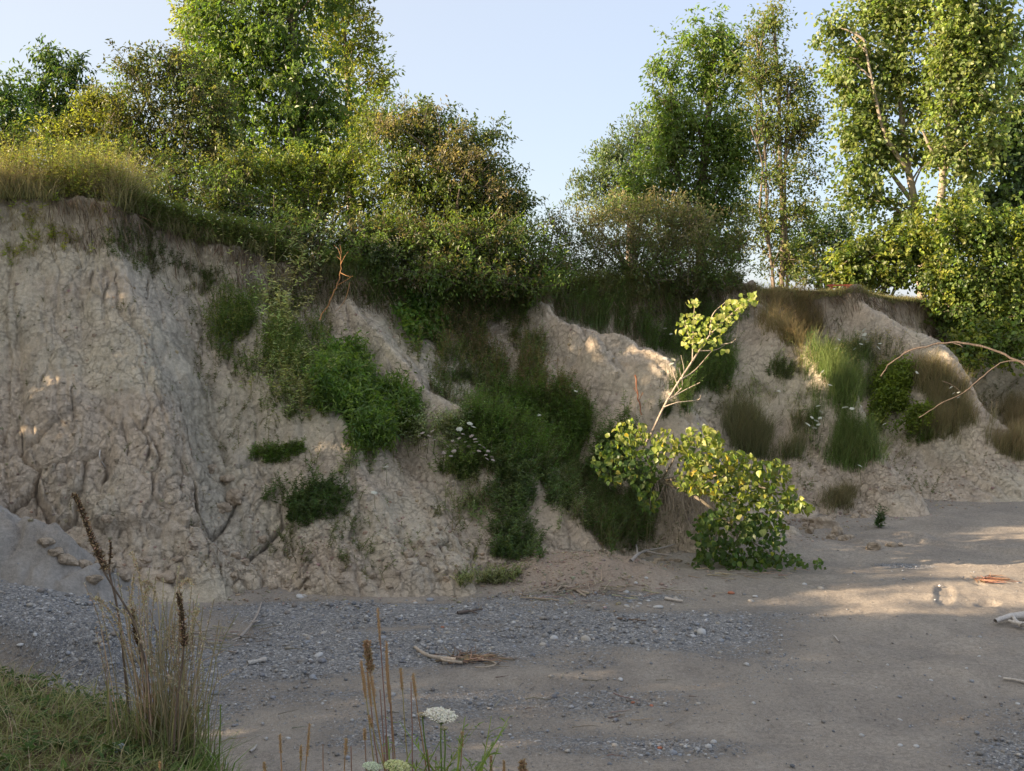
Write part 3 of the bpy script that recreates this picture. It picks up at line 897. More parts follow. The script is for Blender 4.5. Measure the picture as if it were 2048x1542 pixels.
tree('aspen_tree', 'slender tall tree with several thin bare stems and sparse crown', 'tree', 32, (1560, 575),
     [[(1562, 585), (1566, 480), (1560, 300), (1556, 150), (1545, 10)], [(1550, 580), (1535, 450), (1530, 300), (1512, 60)], [(1575, 580), (1572, 460), (1570, 320), (1580, 180)], [(1540, 500), (1520, 420), (1525, 330), (1500, 250)]],
     [(1540, 45, 26, 38), (1510, 65, 25, 36), (1520, 140, 42, 55), (1562, 160, 38, 55), (1592, 170, 30, 50), (1540, 250, 55, 60), (1600, 270, 40, 60), (1560, 350, 55, 60), (1622, 345, 32, 16), (1652, 350, 20, 10),
      (1600, 420, 60, 40), (1535, 450, 50, 60), (1580, 520, 70, 50), (1625, 230, 28, 45), (1545, 12, 8, 20)],
     14000, .12, .062, [OLIVE, (.14, .18, .055), (.12, .17, .05)], droop=.2, branches=70, trr=.075, sig=.22, bark=(.20, .16, .12), shell=1.6, each=True)
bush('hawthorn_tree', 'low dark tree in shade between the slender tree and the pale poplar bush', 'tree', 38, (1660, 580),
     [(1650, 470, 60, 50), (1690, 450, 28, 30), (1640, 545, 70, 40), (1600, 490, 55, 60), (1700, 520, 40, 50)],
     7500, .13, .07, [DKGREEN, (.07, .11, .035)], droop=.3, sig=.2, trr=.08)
tree('cottonwood_tree', 'left of the two tall cottonwoods, pale forked trunk and bright hanging leaves', 'tree', 30, (1840, 560),
     [[(1846, 580), (1838, 500), (1828, 400), (1815, 330), (1803, 230), (1795, 100), (1790, -60)], [(1818, 345, -.2), (1772, 272, -.4), (1748, 180, -.5), (1728, 80, -.5)], [(1830, 410, 0), (1785, 350, .2), (1752, 300, .3)]],
     [(1680, 60, 36, 36), (1728, 110, 55, 50), (1698, 160, 45, 55), (1742, 200, 58, 60), (1700, 262, 42, 45), (1805, 50, 65, 70), (1795, 140, 50, 60), (1842, 190, 45, 55), (1715, 330, 42, 45),
      (1700, 385, 26, 45), (1785, 290, 36, 30), (1755, 400, 40, 45), (1765, 300, 40, 50), (1740, 260, 40, 40), (1800, 430, 50, 50), (1800, -20, 80, 60), (1760, 20, 60, 40), (1655, 70, 18, 28), (1850, 300, 26, 45)],
     17000, .115, .105, [GREYG, (.17, .22, .06), (.20, .25, .08), (.14, .19, .055)], 'round', droop=.8, branches=46, trr=.125, bark=(.29, .24, .18), sig=.2, shell=1.9, each=True)
tree('cottonwood_tree', 'right of the two tall cottonwoods, straight pale trunk with lit leaves on the right', 'tree', 29, (1868, 560),
     [[(1868, 585), (1872, 480), (1882, 400), (1890, 300), (1905, 200), (1930, 90), (1945, -40)], [(1890, 300, .2), (1915, 255, .3), (1945, 200, .3)], [(1886, 340, 0), (1862, 300, 0), (1845, 260, 0)]],
     [(1900, 50, 55, 70), (1965, 40, 60, 70), (1942, 140, 65, 60), (1908, 225, 52, 52), (1992, 115, 36, 48), (2022, 78, 22, 28), (1968, 215, 42, 50), (1935, 320, 45, 55), (1905, 410, 50, 45),
      (1975, 290, 32, 40), (1880, 300, 36, 40), (1930, -30, 80, 50), (1885, 130, 30, 50)],
     17000, .115, .105, [GREYG, (.19, .24, .06), (.22, .27, .08), (.15, .20, .055)], 'round', droop=.8, branches=40, trr=.12, bark=(.29, .24, .18), sig=.2, shell=1.9, each=True)
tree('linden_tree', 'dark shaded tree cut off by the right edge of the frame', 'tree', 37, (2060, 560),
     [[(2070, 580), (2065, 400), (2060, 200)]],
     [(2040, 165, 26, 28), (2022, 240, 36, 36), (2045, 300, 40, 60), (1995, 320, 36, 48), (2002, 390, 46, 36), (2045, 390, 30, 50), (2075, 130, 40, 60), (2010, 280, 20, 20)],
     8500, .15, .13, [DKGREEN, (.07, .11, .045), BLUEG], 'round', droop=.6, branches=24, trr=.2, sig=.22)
bush('poplar_bush', 'low bright poplar scrub behind the lawn edge, left of the big leafy bush', 'bush', 28.3, (1770, 590),
     [(1722, 520, 55, 32), (1800, 500, 55, 36), (1700, 558, 45, 18), (1780, 555, 70, 22), (1850, 480, 40, 60), (1740, 480, 22, 20)],
     7000, .105, .095, [YGREEN, (.13, .17, .045), (.09, .13, .03)], shape='round', droop=.6, sig=.15)
bush('poplar_bush', 'big leafy poplar bush at the right edge, hanging over the rim of the bluff', 'bush', 27.6, (1970, 640),
     [(1925, 465, 55, 42), (1990, 475, 55, 48), (1885, 540, 45, 40), (1960, 555, 75, 50), (2040, 540, 50, 60), (1925, 620, 60, 40), (1985, 640, 65, 45), (2045, 640, 30, 50), (1955, 700, 50, 35, -1.5), (1945, 725, 28, 18, -2), (2010, 690, 60, 40, -1.2),
      (1888, 600, 28, 28), (2040, 460, 30, 40)],
     22000, .10, .09, [YGREEN, (.12, .165, .04), GREEN, (.08, .12, .03)], shape='round', droop=.7, sig=.15, branches=30, stems=9)
bush('goldenrod_shrub', 'greyish green shrubs with faded flower tops right of the crest bush', 'bush', 24.5, (1270, 560),
     [(1180, 440, 50, 30), (1250, 428, 55, 30), (1325, 430, 65, 36), (1385, 452, 55, 36), (1230, 480, 80, 35), (1330, 490, 80, 40)],
     13000, .075, .03, [(.22, .22, .12), (.17, .19, .08), (.32, .27, .17)], droop=.1, sig=.13, up=1.6)
bush('willow_thicket', 'dense dim green thicket hanging over the middle rim below the greyish shrubs', 'bush', 24.0, (1280, 590),
     [(1110, 470, 45, 55), (1090, 530, 60, 45), (1180, 520, 70, 45), (1270, 530, 80, 40), (1360, 530, 80, 40), (1440, 520, 60, 50), (1480, 480, 35, 60), (1120, 565, 50, 20), (1400, 560, 70, 24), (1230, 562, 90, 26), (1320, 562, 90, 26)],
     20000, .08, .03, [(.10, .12, .045), DKGREEN, (.14, .13, .055)], droop=.1, sig=.13, up=1.4)


bush('viburnum_thicket', 'dark leafy thicket hanging over the rim in front of the wide crest bush', 'bush', 22.2, (900, 575),
     [(800, 490, 75, 50, -.8), (900, 495, 90, 52, -.9), (1000, 490, 85, 55, -.6), (1080, 525, 60, 40, -.4), (720, 500, 70, 40, -1.2), (960, 555, 90, 30, -1.3), (850, 550, 80, 28, -1.5), (560, 470, 60, 28, -1.6), (1060, 575, 50, 20, -1.0)],
     20000, .085, .042, [DKGREEN, (.07, .10, .032), GREEN, (.15, .13, .06)], droop=.5, sig=.13)
bush('raspberry_thicket', 'low tangled dark green thicket behind the dry grass of the left crest', 'bush', 22.6, (250, 330),
     [(20, 296, 60, 26), (110, 300, 60, 26), (200, 306, 60, 26), (290, 320, 70, 28), (370, 340, 60, 32), (440, 360, 50, 34), (480, 330, 40, 40), (-40, 290, 60, 30), (320, 375, 60, 30, -.8), (390, 395, 60, 28, -1), (280, 355, 50, 24, -.6), (450, 412, 55, 30, -1.2)],
     14000, .085, .036, [DKGREEN, OLIVE, (.10, .13, .045)], droop=.3, sig=.12)


# ------------------------------------------------------------------ trees out of frame to the left: they cast the evening shade on the beach
def woodland():
    g = Geo()
    prof = [(-14, 9.8), (-2, 9.6), (2, 9.2), (7.2, 8.9), (8.0, 8.3), (8.2, 6.0), (10.0, 5.9), (10.35, 6.8), (10.7, 6.2), (11.3, 6.3), (12.4, 6.5), (13.2, 7.9), (15.3, 8.4), (15.6, 9.8), (15.95, 9.8), (16.2, 7.7), (18, 7.4)]
    py_ = [p[0] for p in prof]; pz = [p[1] for p in prof]
    n = 48000
    y = RNG.uniform(-14, 17.8, n); x = -16 - .0 * y + RNG.normal(0, 1.0, n)
    top = np.interp(y, py_, pz) + .12 * vnoise(np.stack([y * 1.6, x * .6, 0 * y], 1), 610)
    z = RNG.uniform(-.5, 1, n) * 1.0
    z = top - (top + .2) * RNG.uniform(0, 1, n) ** 1.25
    pos = np.stack([x, y, z], 1)
    leaves(g, pos, RNG.normal(size=(n, 3)) + np.array([0, 0, -.2]), RNG.normal(size=(n, 3)), RNG.uniform(.25, .48, n), RNG.uniform(.18, .34, n), vcol(n, DKGREEN, .3), 'lance')
    gt = g
    for yy in np.arange(-13, 16.5, 1.7):
        tube(g, curve((-16.2, yy, -.5), (-16, yy + .3, np.interp(yy, py_, pz) - 1.0), 6, .05), np.linspace(.14, .04, 6), BARKC, 6)
    return tag(g.obj('woodland', M_LEAF), 'dark belt of trees on the bank beyond the left edge of the frame', 'woodland', kind='stuff')


woodland()
# ------------------------------------------------------------------ plants growing on the face
def spots(blist, n):
    """n points on the land seen inside photo ellipses (px, py, rx, ry)"""
    ar = np.array([b[2] * b[3] for b in blist], float); ar /= ar.sum()
    out = []
    tries = 0
    while len(out) < n and tries < n * 4:
        tries += 1
        b = blist[RNG.choice(len(blist), p=ar)]
        r, a = 1.45 * RNG.uniform() ** .72, RNG.uniform(0, 2 * math.pi)
        h = hit(b[0] + b[2] * r * math.cos(a), b[1] + b[3] * r * math.sin(a))
        if h is None or h[1] > 40: continue
        q = BV.ray_cast(Vector(CAM), (Vector(h) - Vector(CAM)).normalized())
        if q[2] is not None:
            k0 = BF[q[2]][0]; u_, v_ = uu[k0], vv_[k0]
            if (4.85 < u_ < 5.75 and .42 < v_ < .9 or 3.6 < u_ < 4.6 and .45 < v_ < .93) and RREL[k0] > .12: continue
        if max(b[2], b[3]) > 15 and tries < n * 3 and vnoise(h[None] * 2.6, 500)[0] + .35 * vnoise(h[None] * 7, 501)[0] < -.30 + .3 * (r - .6): continue
        out.append(h)
    return np.array(out)


def weeds(g, bases, h, col, leafL=.07, leafW=.014, per=26, stemc=(.10, .12, .05), lean=.25, top=None):
    """upright leafy stems (goldenrod, willowherb): a thin stem with leaves up it"""
    n = len(bases)
    H = h * RNG.uniform(.55, 1.2, n)
    ln = RNG.normal(0, lean, (n, 2)) + np.array([.08, -.12])
    c0 = vcol(n, stemc)
    ang = RNG.uniform(0, 6.28, n)
    sd = np.stack([np.cos(ang), np.sin(ang), 0 * ang], 1) * .004
    tip = bases + np.stack([ln[:, 0] * H, ln[:, 1] * H, H], 1)
    mid = bases + np.stack([ln[:, 0] * H * .35, ln[:, 1] * H * .35, H * .55], 1)
    v = np.stack([bases - sd, bases + sd, mid + sd, mid - sd, tip + sd * .3, tip - sd * .3], 1).reshape(-1, 3)
    b = np.arange(n)[:, None] * 6
    g.add(v, np.concatenate([b + np.array([0, 1, 2, 3]), b + np.array([3, 2, 4, 5])]), np.repeat(c0, 6, 0))
    k = np.repeat(np.arange(n), per)
    t = RNG.uniform(.08, 1, len(k))[:, None]
    pos = np.where(t < .55, bases[k] + (mid[k] - bases[k]) * t / .55, mid[k] + (tip[k] - mid[k]) * (t - .55) / .45)
    a = RNG.uniform(0, 6.28, len(k))
    ax = np.stack([np.cos(a), np.sin(a), RNG.uniform(-.1, .9, len(k))], 1)
    nr = np.array([0, 0, 1.0]) + RNG.normal(0, .35, (len(k), 3))
    cb_ = vcol(n, col, .3)[k] * (1 + .22 * RNG.uniform(-1, 1, (len(k), 1)))
    sz = (1.15 - .6 * t[:, 0]) * RNG.uniform(.7, 1.2, len(k))
    leaves(g, pos, ax, nr, leafL * 1.12 * sz, leafW * 1.7 * sz, np.clip(cb_, .004, .9))
    if top is not None:
        m = 8; k = np.repeat(np.arange(n), m)
        pos = tip[k] + RNG.normal(0, .025, (len(k), 3)) - np.array([0, 0, .03])
        leaves(g, pos, RNG.normal(size=(len(k), 3)) + np.array([0, 0, .6]), RNG.normal(size=(len(k), 3)), .03, .012, vcol(len(k), top, .3))


def grass(g, bases, h, col, tip=STRAW, w=.006, lean=.35, per=6, spread=.05):
    b = np.repeat(bases, per, 0) + np.concatenate([RNG.normal(0, spread, (len(bases) * per, 2)), np.full((len(bases) * per, 1), -.03)], 1)
    n = len(b)
    blades(g, b, h * RNG.uniform(.5, 1.2, n), w * RNG.uniform(.7, 1.4, n), np.concatenate([RNG.normal(0, lean, (n, 2)) + np.array([.06, -.08]), np.zeros((n, 1))], 1),
           vcol(n, col, .35), vcol(n, tip, .35))


def patch(name, label, cat, blist, recipe, group=None):
    """a stand of plants rooted on the face; recipe: list of (kind, n, kwargs)"""
    cx, cy = blist[0][0], blist[0][1]
    hb = hit(cx, cy)
    t = empty(name, tuple(hb), label, cat, group)
    for kind, n, kw in recipe:
        kw = dict(kw)
        if isinstance(kw.get('col'), tuple): kw['col'] = tuple(1.28 * c for c in kw['col'])
        elif 'col' in kw: kw['col'] = [tuple(1.2 * c for c in q) for q in kw['col']]
        part = kw.pop('part', kind)
        b = spots(kw.pop('at', blist), int(n * (1.9 if n > 25 else 1)))
        if len(b) == 0: continue
        g = Geo()
        if kind == 'weeds': weeds(g, b, **kw)
        elif kind == 'grass': grass(g, b, **kw)
        elif kind == 'leaves':
            h = kw.pop('h', .3); L = kw.pop('L', .09); Wd = kw.pop('Wd', .03); c = kw.pop('col', [GREEN]); per = kw.pop('per', 14); shp = kw.pop('shape', 'lance'); up = kw.pop('up', 0.1)
            k = np.repeat(np.arange(len(b)), per)
            hh = h * RNG.uniform(.2, 1, len(b)) ** .7
            cen = b + np.stack([0 * hh, -.15 * hh, hh], 1)
            m = len(k)
            pos = cen[k] + RNG.normal(0, .07, (m, 3))
            ci = np.array(c)[RNG.integers(0, len(c), len(b))] * (1 + .3 * RNG.uniform(-1, 1, (len(b), 1)))
            col = np.clip(ci[k] * (1 + .22 * RNG.uniform(-1, 1, (m, 1))), .004, .9)
            leaves(g, pos, RNG.normal(0, .8, (m, 3)) + np.array([0, -.2, up]), RNG.normal(0, .5, (m, 3)) + np.array([0, -.2, 1]), L * RNG.uniform(.6, 1.2, m), Wd * RNG.uniform(.7, 1.2, m), col, shp)
        o_ = g.obj(part, M_GRASS if kind == 'grass' else M_LEAF, t)
        if kind == 'grass': tag(o_, kind='stuff')
    return t


DW = dict(h=.55, col=DKGREEN, leafL=.075, leafW=.016)
# rim growth: tall meadow grass and weeds all along the edge (uncountable)
def rim_growth():
    g = Geo(); gw = Geo()
    for (u0, u1, n, h, col, tipc, wn_, wc, v0, v1) in (
            (.4, 2.3, 3000, .72, (.24, .24, .10), (.52, .44, .25), 1500, (.27, .29, .09), .985, 1.35),
            (2.2, 3.4, 600, .36, (.12, .13, .05), (.36, .30, .16), 1500, (.15, .19, .06), .965, 1.15),
            (3.3, 5.2, 900, .28, (.10, .12, .045), (.30, .26, .14), 900, (.13, .17, .055), .935, 1.03),
            (5.0, 6.9, 420, .34, (.15, .16, .06), (.34, .28, .16), 1500, (.15, .17, .065), .945, 1.06),
            (6.8, 9.2, 5200, .11, (.16, .17, .06), (.33, .29, .14), 60, (.12, .14, .05), .972, 1.25),
            (9.1, 10.9, 1500, .35, (.09, .11, .04), (.22, .2, .1), 700, GREEN, .95, 1.2)):
        u = RNG.uniform(u0, u1, n); v = v0 + (v1 - v0) * RNG.uniform(0, 1, n) ** 1.5
        p, _ = bluff_points(u, v)
        nz = fbm(p * 1.4, 3, 810); kk = nz > -.22; p = p[kk]
        for lo, hi, hf in ((-9, .0, .7), (.0, .22, 1.0), (.22, 9, 1.35)):
            m_ = (nz[kk] >= lo) & (nz[kk] < hi)
            grass(g, p[m_], h * hf, col, tipc, per=5, w=.008, lean=.55, spread=.09)
        u = RNG.uniform(u0, u1, wn_); v = v0 + (v1 - v0) * RNG.uniform(0, 1, wn_) ** 1.2
        p, _ = bluff_points(u, v)
        weeds(gw, p, h * 1.25, wc, leafL=.085, leafW=.022, per=14, stemc=(.14, .12, .06))
    tag(g.obj('rim_grass', M_GRASS), 'long dry and green grass along the rim of the bluff', 'grass', kind='stuff')
    tag(gw.obj('rim_weeds', M_LEAF), 'leafy weeds growing among the grass along the rim', 'weeds', kind='stuff')
    # sod and roots hanging over the rim
    gh = Geo()
    n = 5200
    u = RNG.uniform(1.5, 10.2, n); p, nrm = bluff_points(u, RNG.uniform(.925, .985, n))
    L = RNG.uniform(.12, .55, n)
    out = np.concatenate([nrm * .5, -np.ones((n, 1))], 1) + RNG.normal(0, .25, (n, 3))
    leaves(gh, p + np.concatenate([nrm * .03, np.zeros((n, 1))], 1), out, RNG.normal(size=(n, 3)), L, .012, vcol(n, (.17, .13, .08), .5), 'lance', 0)
    tag(gh.obj('hanging_roots', M_GRASS), 'dead grass and fine roots hanging from the sod under the rim', 'roots', kind='stuff')


rim_growth()

patch('willow_shrub', 'dark matted shrub on the left spur with pale willow shoots above it', 'shrub', [(550, 690, 90, 55), (600, 720, 60, 40), (480, 650, 50, 40)],
      [('weeds', 330, dict(h=.42, col=DKGREEN, leafL=.05, leafW=.012, per=26, part='stems')), ('leaves', 260, dict(h=.35, L=.05, Wd=.016, col=[DKGREEN, OLIVE], per=22, part='foliage'))])
patch('willow_sapling', 'pale silvery willow shoots rising over the dark matted shrub', 'sapling', [(560, 640, 45, 30), (600, 600, 40, 20), (560, 690, 30, 20)],
      [('weeds', 34, dict(h=1.5, col=(.34, .36, .20), leafL=.12, leafW=.020, per=20, stemc=(.22, .18, .11), lean=.45, part='shoots'))])
patch('willow_sapling', 'thin willow shoots with pale leaves at the foot of the dark matted shrub', 'sapling', [(620, 800, 60, 50), (640, 870, 40, 40), (560, 770, 60, 20)],
      [('weeds', 46, dict(h=.6, col=(.30, .32, .18), leafL=.10, leafW=.017, per=16, stemc=(.22, .18, .11), lean=.4, part='shoots'))])
patch('elder_bush', 'rounded bright green leafy bush on the left spur', 'bush', [(735, 850, 70, 45), (690, 800, 40, 50), (770, 880, 50, 25)],
      [('leaves', 420, dict(h=.55, L=.13, Wd=.036, col=[GREEN, (.09, .16, .035), DKGREEN], per=18, up=-.2, part='foliage')), ('weeds', 60, dict(h=.7, col=GREEN, leafL=.11, leafW=.03, per=22, part='stems'))])
patch('willowherb_clump', 'silvery grey green willowherb beside the bright green bush', 'weeds', [(850, 885, 60, 30), (820, 860, 50, 30), (890, 850, 40, 30)],
      [('weeds', 150, dict(h=.42, col=(.25, .28, .17), leafL=.085, leafW=.014, per=22, lean=.4, part='stems'))])
patch('yarrow_plant', 'leafy plant with flat pinkish white flower heads at the middle of the face', 'plant', [(930, 945, 45, 14), (950, 930, 50, 20)],
      [('weeds', 120, dict(h=.42, col=(.12, .17, .05), leafL=.07, leafW=.012, per=24, lean=.5, part='stems'))])
patch('goldenrod_stand', 'tall bright green goldenrod stand in the middle gully', 'weeds', [(1060, 900, 110, 55), (1150, 880, 80, 60), (1020, 860, 60, 50), (1200, 920, 50, 40)],
      [('weeds', 520, dict(h=.65, col=(.085, .14, .032), leafL=.075, leafW=.014, per=28, part='stems')), ('weeds', 200, dict(h=.6, col=DKGREEN, leafL=.07, leafW=.016, per=24, part='undergrowth')),
       ('grass', 120, dict(h=.6, col=(.09, .13, .04), tip=(.26, .24, .12)))])
patch('dead_weed_stand', 'brownish dry weeds above the goldenrod, below the crest bush', 'weeds', [(960, 720, 90, 60), (1040, 750, 80, 50), (1130, 790, 60, 50), (900, 670, 60, 40)],
      [('weeds', 330, dict(h=.45, col=(.15, .165, .07), leafL=.055, leafW=.016, per=24, stemc=(.2, .15, .08), top=(.26, .17, .11), part='stems')), ('weeds', 160, dict(h=.4, col=DKGREEN, leafL=.06, leafW=.018, per=24, part='undergrowth')), ('grass', 170, dict(h=.5, col=(.12, .13, .06), tip=(.28, .23, .14)))])
patch('hazel_seedling', 'small fresh green broad leaved plant high on the middle face', 'plant', [(850, 655, 38, 35), (840, 620, 28, 25)],
      [('leaves', 110, dict(h=.35, L=.10, Wd=.07, col=[(.09, .16, .035), GREEN], per=14, part='foliage', shape='round'))])
patch('thistle_plant', 'thistle with white seed fluff below the crest bush', 'plant', [(830, 560, 40, 30), (780, 550, 30, 25)],
      [('weeds', 46, dict(h=.75, col=(.12, .16, .08), leafL=.12, leafW=.016, per=22, top=(.6, .55, .52), part='stems'))])
patch('weed_tuft', 'dark undergrowth under the thistle at the top of the middle face', 'weeds', [(790, 590, 60, 25), (880, 600, 60, 30), (960, 620, 70, 30), (700, 545, 40, 15)],
      [('weeds', 340, dict(h=.45, col=DKGREEN, leafL=.06, leafW=.018, per=24, part='stems')), ('grass', 200, dict(h=.4, col=DKGREEN, tip=OLIVE))])
patch('sedge_stand', 'dark green sedge and weeds filling the gully behind the leaning sapling', 'weeds', [(1230, 720, 60, 60), (1300, 690, 70, 50), (1380, 760, 60, 50), (1200, 650, 60, 30), (1420, 710, 40, 50)],
      [('grass', 420, dict(h=.6, col=(.09, .14, .045), tip=(.18, .22, .08), lean=.25)), ('weeds', 480, dict(h=.55, col=DKGREEN, leafL=.06, leafW=.014, per=26, part='stems')), ('weeds', 60, dict(h=.75, col=(.08, .14, .035), per=30, part='tall_stems'))])
patch('sedge_stand', 'dim green sedge under the shaded middle rim', 'weeds', [(1120, 640, 60, 25), (1240, 620, 80, 20), (1400, 630, 70, 20), (1050, 620, 50, 20)],
      [('grass', 200, dict(h=.4, col=(.10, .12, .045), tip=(.22, .20, .11), lean=.4)), ('weeds', 330, dict(h=.4, col=DKGREEN, leafL=.055, leafW=.014, per=22, part='stems'))])
patch('willowherb_clump', 'green willowherb hanging over the low spur left of the poplar', 'weeds', [(1060, 1000, 60, 45), (1030, 960, 40, 30), (1110, 1020, 40, 35), (1030, 1080, 40, 30)],
      [('weeds', 210, dict(h=.42, col=(.10, .14, .06), leafL=.075, leafW=.015, per=24, lean=.45, part='stems')), ('leaves', 60, dict(h=.2, L=.06, Wd=.012, col=[(.2, .22, .12)], per=10, part='pale_leaves'))])
patch('goldenrod_stand', 'dark tangled weeds under the left end of the leaning poplar', 'weeds', [(1200, 1020, 60, 60), (1240, 1070, 50, 30), (1160, 960, 40, 30), (1270, 1000, 40, 40)],
      [('weeds', 330, dict(h=.5, col=(.065, .10, .032), leafL=.07, leafW=.013, per=26, part='stems')), ('grass', 260, dict(h=.5, col=(.08, .09, .04), tip=(.3, .24, .13)))])
patch('rush_tuft', 'tuft of upright dark rushes on the light spur right of the poplar', 'grass tuft', [(1530, 880, 60, 25), (1490, 860, 30, 30), (1560, 900, 40, 18)],
      [('grass', 420, dict(h=.62, col=(.10, .12, .05), tip=(.27, .25, .13), lean=.3, w=.007))])
patch('grass_tuft', 'tan and olive grass hanging from the lawn edge', 'grass tuft', [(1580, 640, 45, 35), (1560, 610, 50, 15), (1610, 670, 30, 20)],
      [('grass', 620, dict(h=.5, col=(.17, .15, .06), tip=(.36, .27, .14), lean=.45, w=.007))])
patch('grass_stand', 'tall bright green grass with white flowers below the lawn edge', 'grass', [(1690, 780, 55, 60), (1660, 740, 40, 40), (1690, 870, 55, 50), (1720, 910, 40, 25)],
      [('grass', 620, dict(h=.6, col=(.12, .19, .05), tip=(.22, .26, .09), lean=.28)), ('weeds', 260, dict(h=.55, col=(.085, .13, .04), leafL=.07, leafW=.01, per=26, part='stems'))])
patch('currant_bush', 'round yellow green leafy bush beside the tall grass', 'bush', [(1795, 830, 42, 35), (1800, 790, 35, 25), (1830, 850, 25, 18)],
      [('leaves', 260, dict(h=.45, L=.075, Wd=.05, col=[(.15, .19, .03), (.12, .17, .03)], per=20, part='foliage', shape='round'))])
patch('grass_stand', 'dry tawny grass right of the yellow green bush', 'grass', [(1870, 810, 50, 50), (1850, 770, 40, 30), (1890, 850, 40, 30)],
      [('grass', 680, dict(h=.55, col=(.12, .12, .05), tip=(.34, .28, .15), lean=.3))])
patch('grass_stand', 'tawny grass with dead seed heads at the right edge of the face', 'grass', [(2020, 880, 40, 30), (2035, 850, 30, 30), (1980, 860, 30, 20)],
      [('grass', 420, dict(h=.55, col=(.13, .13, .055), tip=(.42, .33, .19), lean=.3))])
patch('weed_tuft', 'flowering weeds under the overhanging sod right of the lawn', 'weeds', [(1730, 720, 60, 25), (1760, 760, 40, 25)],
      [('weeds', 90, dict(h=.45, col=(.13, .15, .07), leafL=.05, leafW=.01, per=20, top=(.45, .36, .2), part='stems'))])
patch('grass_tuft', 'small grass tuft with hanging roots above the fallen clods', 'grass tuft', [(1680, 1005, 26, 14), (1690, 990, 20, 10)],
      [('grass', 120, dict(h=.35, col=(.12, .12, .05), tip=(.3, .25, .14), lean=.5))])
patch('weed_tuft', 'low weeds on the rounded foot of the left spur', 'weeds', [(610, 1010, 60, 30), (660, 1000, 30, 20), (600, 1040, 50, 15)],
      [('weeds', 130, dict(h=.28, col=(.075, .115, .04), leafL=.06, leafW=.015, per=22, part='stems'))])
patch('weed_tuft', 'small dark weeds left of the middle of the left spur', 'weeds', [(545, 915, 38, 10), (600, 900, 20, 8)],
      [('weeds', 60, dict(h=.2, col=DKGREEN, leafL=.06, leafW=.014, per=20, part='stems'))])
patch('weed_tuft', 'sparse dry weeds scattered low on the left spur', 'weeds', [(700, 1060, 90, 60), (750, 1100, 60, 50), (820, 860, 60, 20), (560, 1080, 60, 40)],
      [('weeds', 60, dict(h=.25, col=(.13, .145, .08), leafL=.05, leafW=.01, per=16, lean=.5, part='stems'))])
patch('weed_tuft', 'pale silvery weeds at the very foot of the left spur', 'weeds', [(985, 1165, 50, 14), (1010, 1180, 40, 8)],
      [('weeds', 90, dict(h=.2, col=(.26, .27, .17), leafL=.045, leafW=.01, per=16, lean=.6, part='stems'))])
patch('weed_tuft', 'two small green weeds beside the clay fan', 'weeds', [(1000, 1110, 22, 12), (1050, 1110, 30, 12)],
      [('weeds', 60, dict(h=.25, col=(.08, .12, .045), leafL=.06, leafW=.014, per=22, part='stems'))])
patch('weed_tuft', 'thin green growth on the shaded upper face right of the left crest', 'weeds', [(300, 520, 60, 25), (390, 540, 40, 30), (270, 480, 50, 20), (420, 560, 30, 20)],
      [('weeds', 90, dict(h=.25, col=(.10, .13, .05), leafL=.05, leafW=.013, per=20, part='stems')), ('grass', 60, dict(h=.22, col=(.09, .10, .04), tip=(.2, .17, .09)))])
patch('grass_patch', 'sparse dry grass and seedlings on the sunlit top of the left crest', 'grass', [(60, 430, 90, 35), (110, 480, 80, 40), (30, 510, 50, 30), (180, 420, 60, 20)],
      [('grass', 130, dict(h=.18, col=(.22, .19, .09), tip=(.42, .33, .19), lean=.6)), ('weeds', 36, dict(h=.2, col=YGREEN, leafL=.07, leafW=.022, per=12, part='seedlings'))])
patch('weed_tuft', 'small grey green bush on the light face right of the leaning sapling', 'weeds', [(1565, 745, 22, 12)],
      [('weeds', 46, dict(h=.25, col=(.11, .14, .07), leafL=.05, leafW=.012, per=22, part='stems'))])
patch('weed_tuft', 'dark weeds under the yellow green bush on the right', 'weeds', [(1850, 880, 30, 12), (1720, 850, 30, 20)],
      [('weeds', 70, dict(h=.28, col=DKGREEN, leafL=.05, leafW=.014, per=22, part='stems'))])
patch('weed_tuft', 'low plants beside the foot of the leaning dead sapling', 'weeds', [(1335, 830, 25, 14), (870, 790, 50, 20), (930, 760, 40, 20)],
      [('weeds', 90, dict(h=.3, col=(.09, .12, .05), leafL=.05, leafW=.012, per=20, part='stems'))])
patch('beach_plant', 'single small green plant standing alone at the edge of the beach', 'plant', [(1758, 1056, 4, 2)],
      [('weeds', 9, dict(h=.38, col=(.06, .10, .04), leafL=.08, leafW=.022, per=22, lean=.12, part='stems'))])


PW = dict(h=.34, col=(.22, .25, .13), leafL=.07, leafW=.011, per=18, lean=.5, part='stems')
patch('weed_tuft', 'loose pale weeds between the dark matted shrub and the bright green bush', 'weeds', [(640, 760, 60, 50), (590, 830, 50, 40), (690, 930, 60, 22)],
      [('weeds', 90, PW), ('weeds', 60, dict(h=.3, col=DKGREEN, leafL=.06, leafW=.013, per=20, part='undergrowth'))])
patch('weed_tuft', 'loose mixed weeds along the upper edge of the goldenrod stand', 'weeds', [(900, 800, 70, 30), (980, 800, 50, 26), (1180, 820, 70, 26), (1110, 720, 50, 30)],
      [('weeds', 90, PW), ('weeds', 90, dict(h=.4, col=(.11, .15, .055), leafL=.06, leafW=.012, per=20, part='undergrowth')), ('grass', 60, dict(h=.5, col=(.2, .18, .09), tip=(.42, .34, .2), lean=.5, part='dry_grass'))])
patch('weed_tuft', 'straggling weeds between the yarrow plant and the low willowherb', 'weeds', [(980, 950, 60, 22), (1090, 940, 60, 26), (1150, 1040, 50, 30), (940, 1010, 40, 22)],
      [('weeds', 110, PW), ('weeds', 60, dict(h=.35, col=(.12, .17, .06), leafL=.06, leafW=.012, per=20, part='undergrowth')), ('grass', 50, dict(h=.5, col=(.2, .18, .09), tip=(.45, .36, .22), lean=.5, part='dry_grass'))])
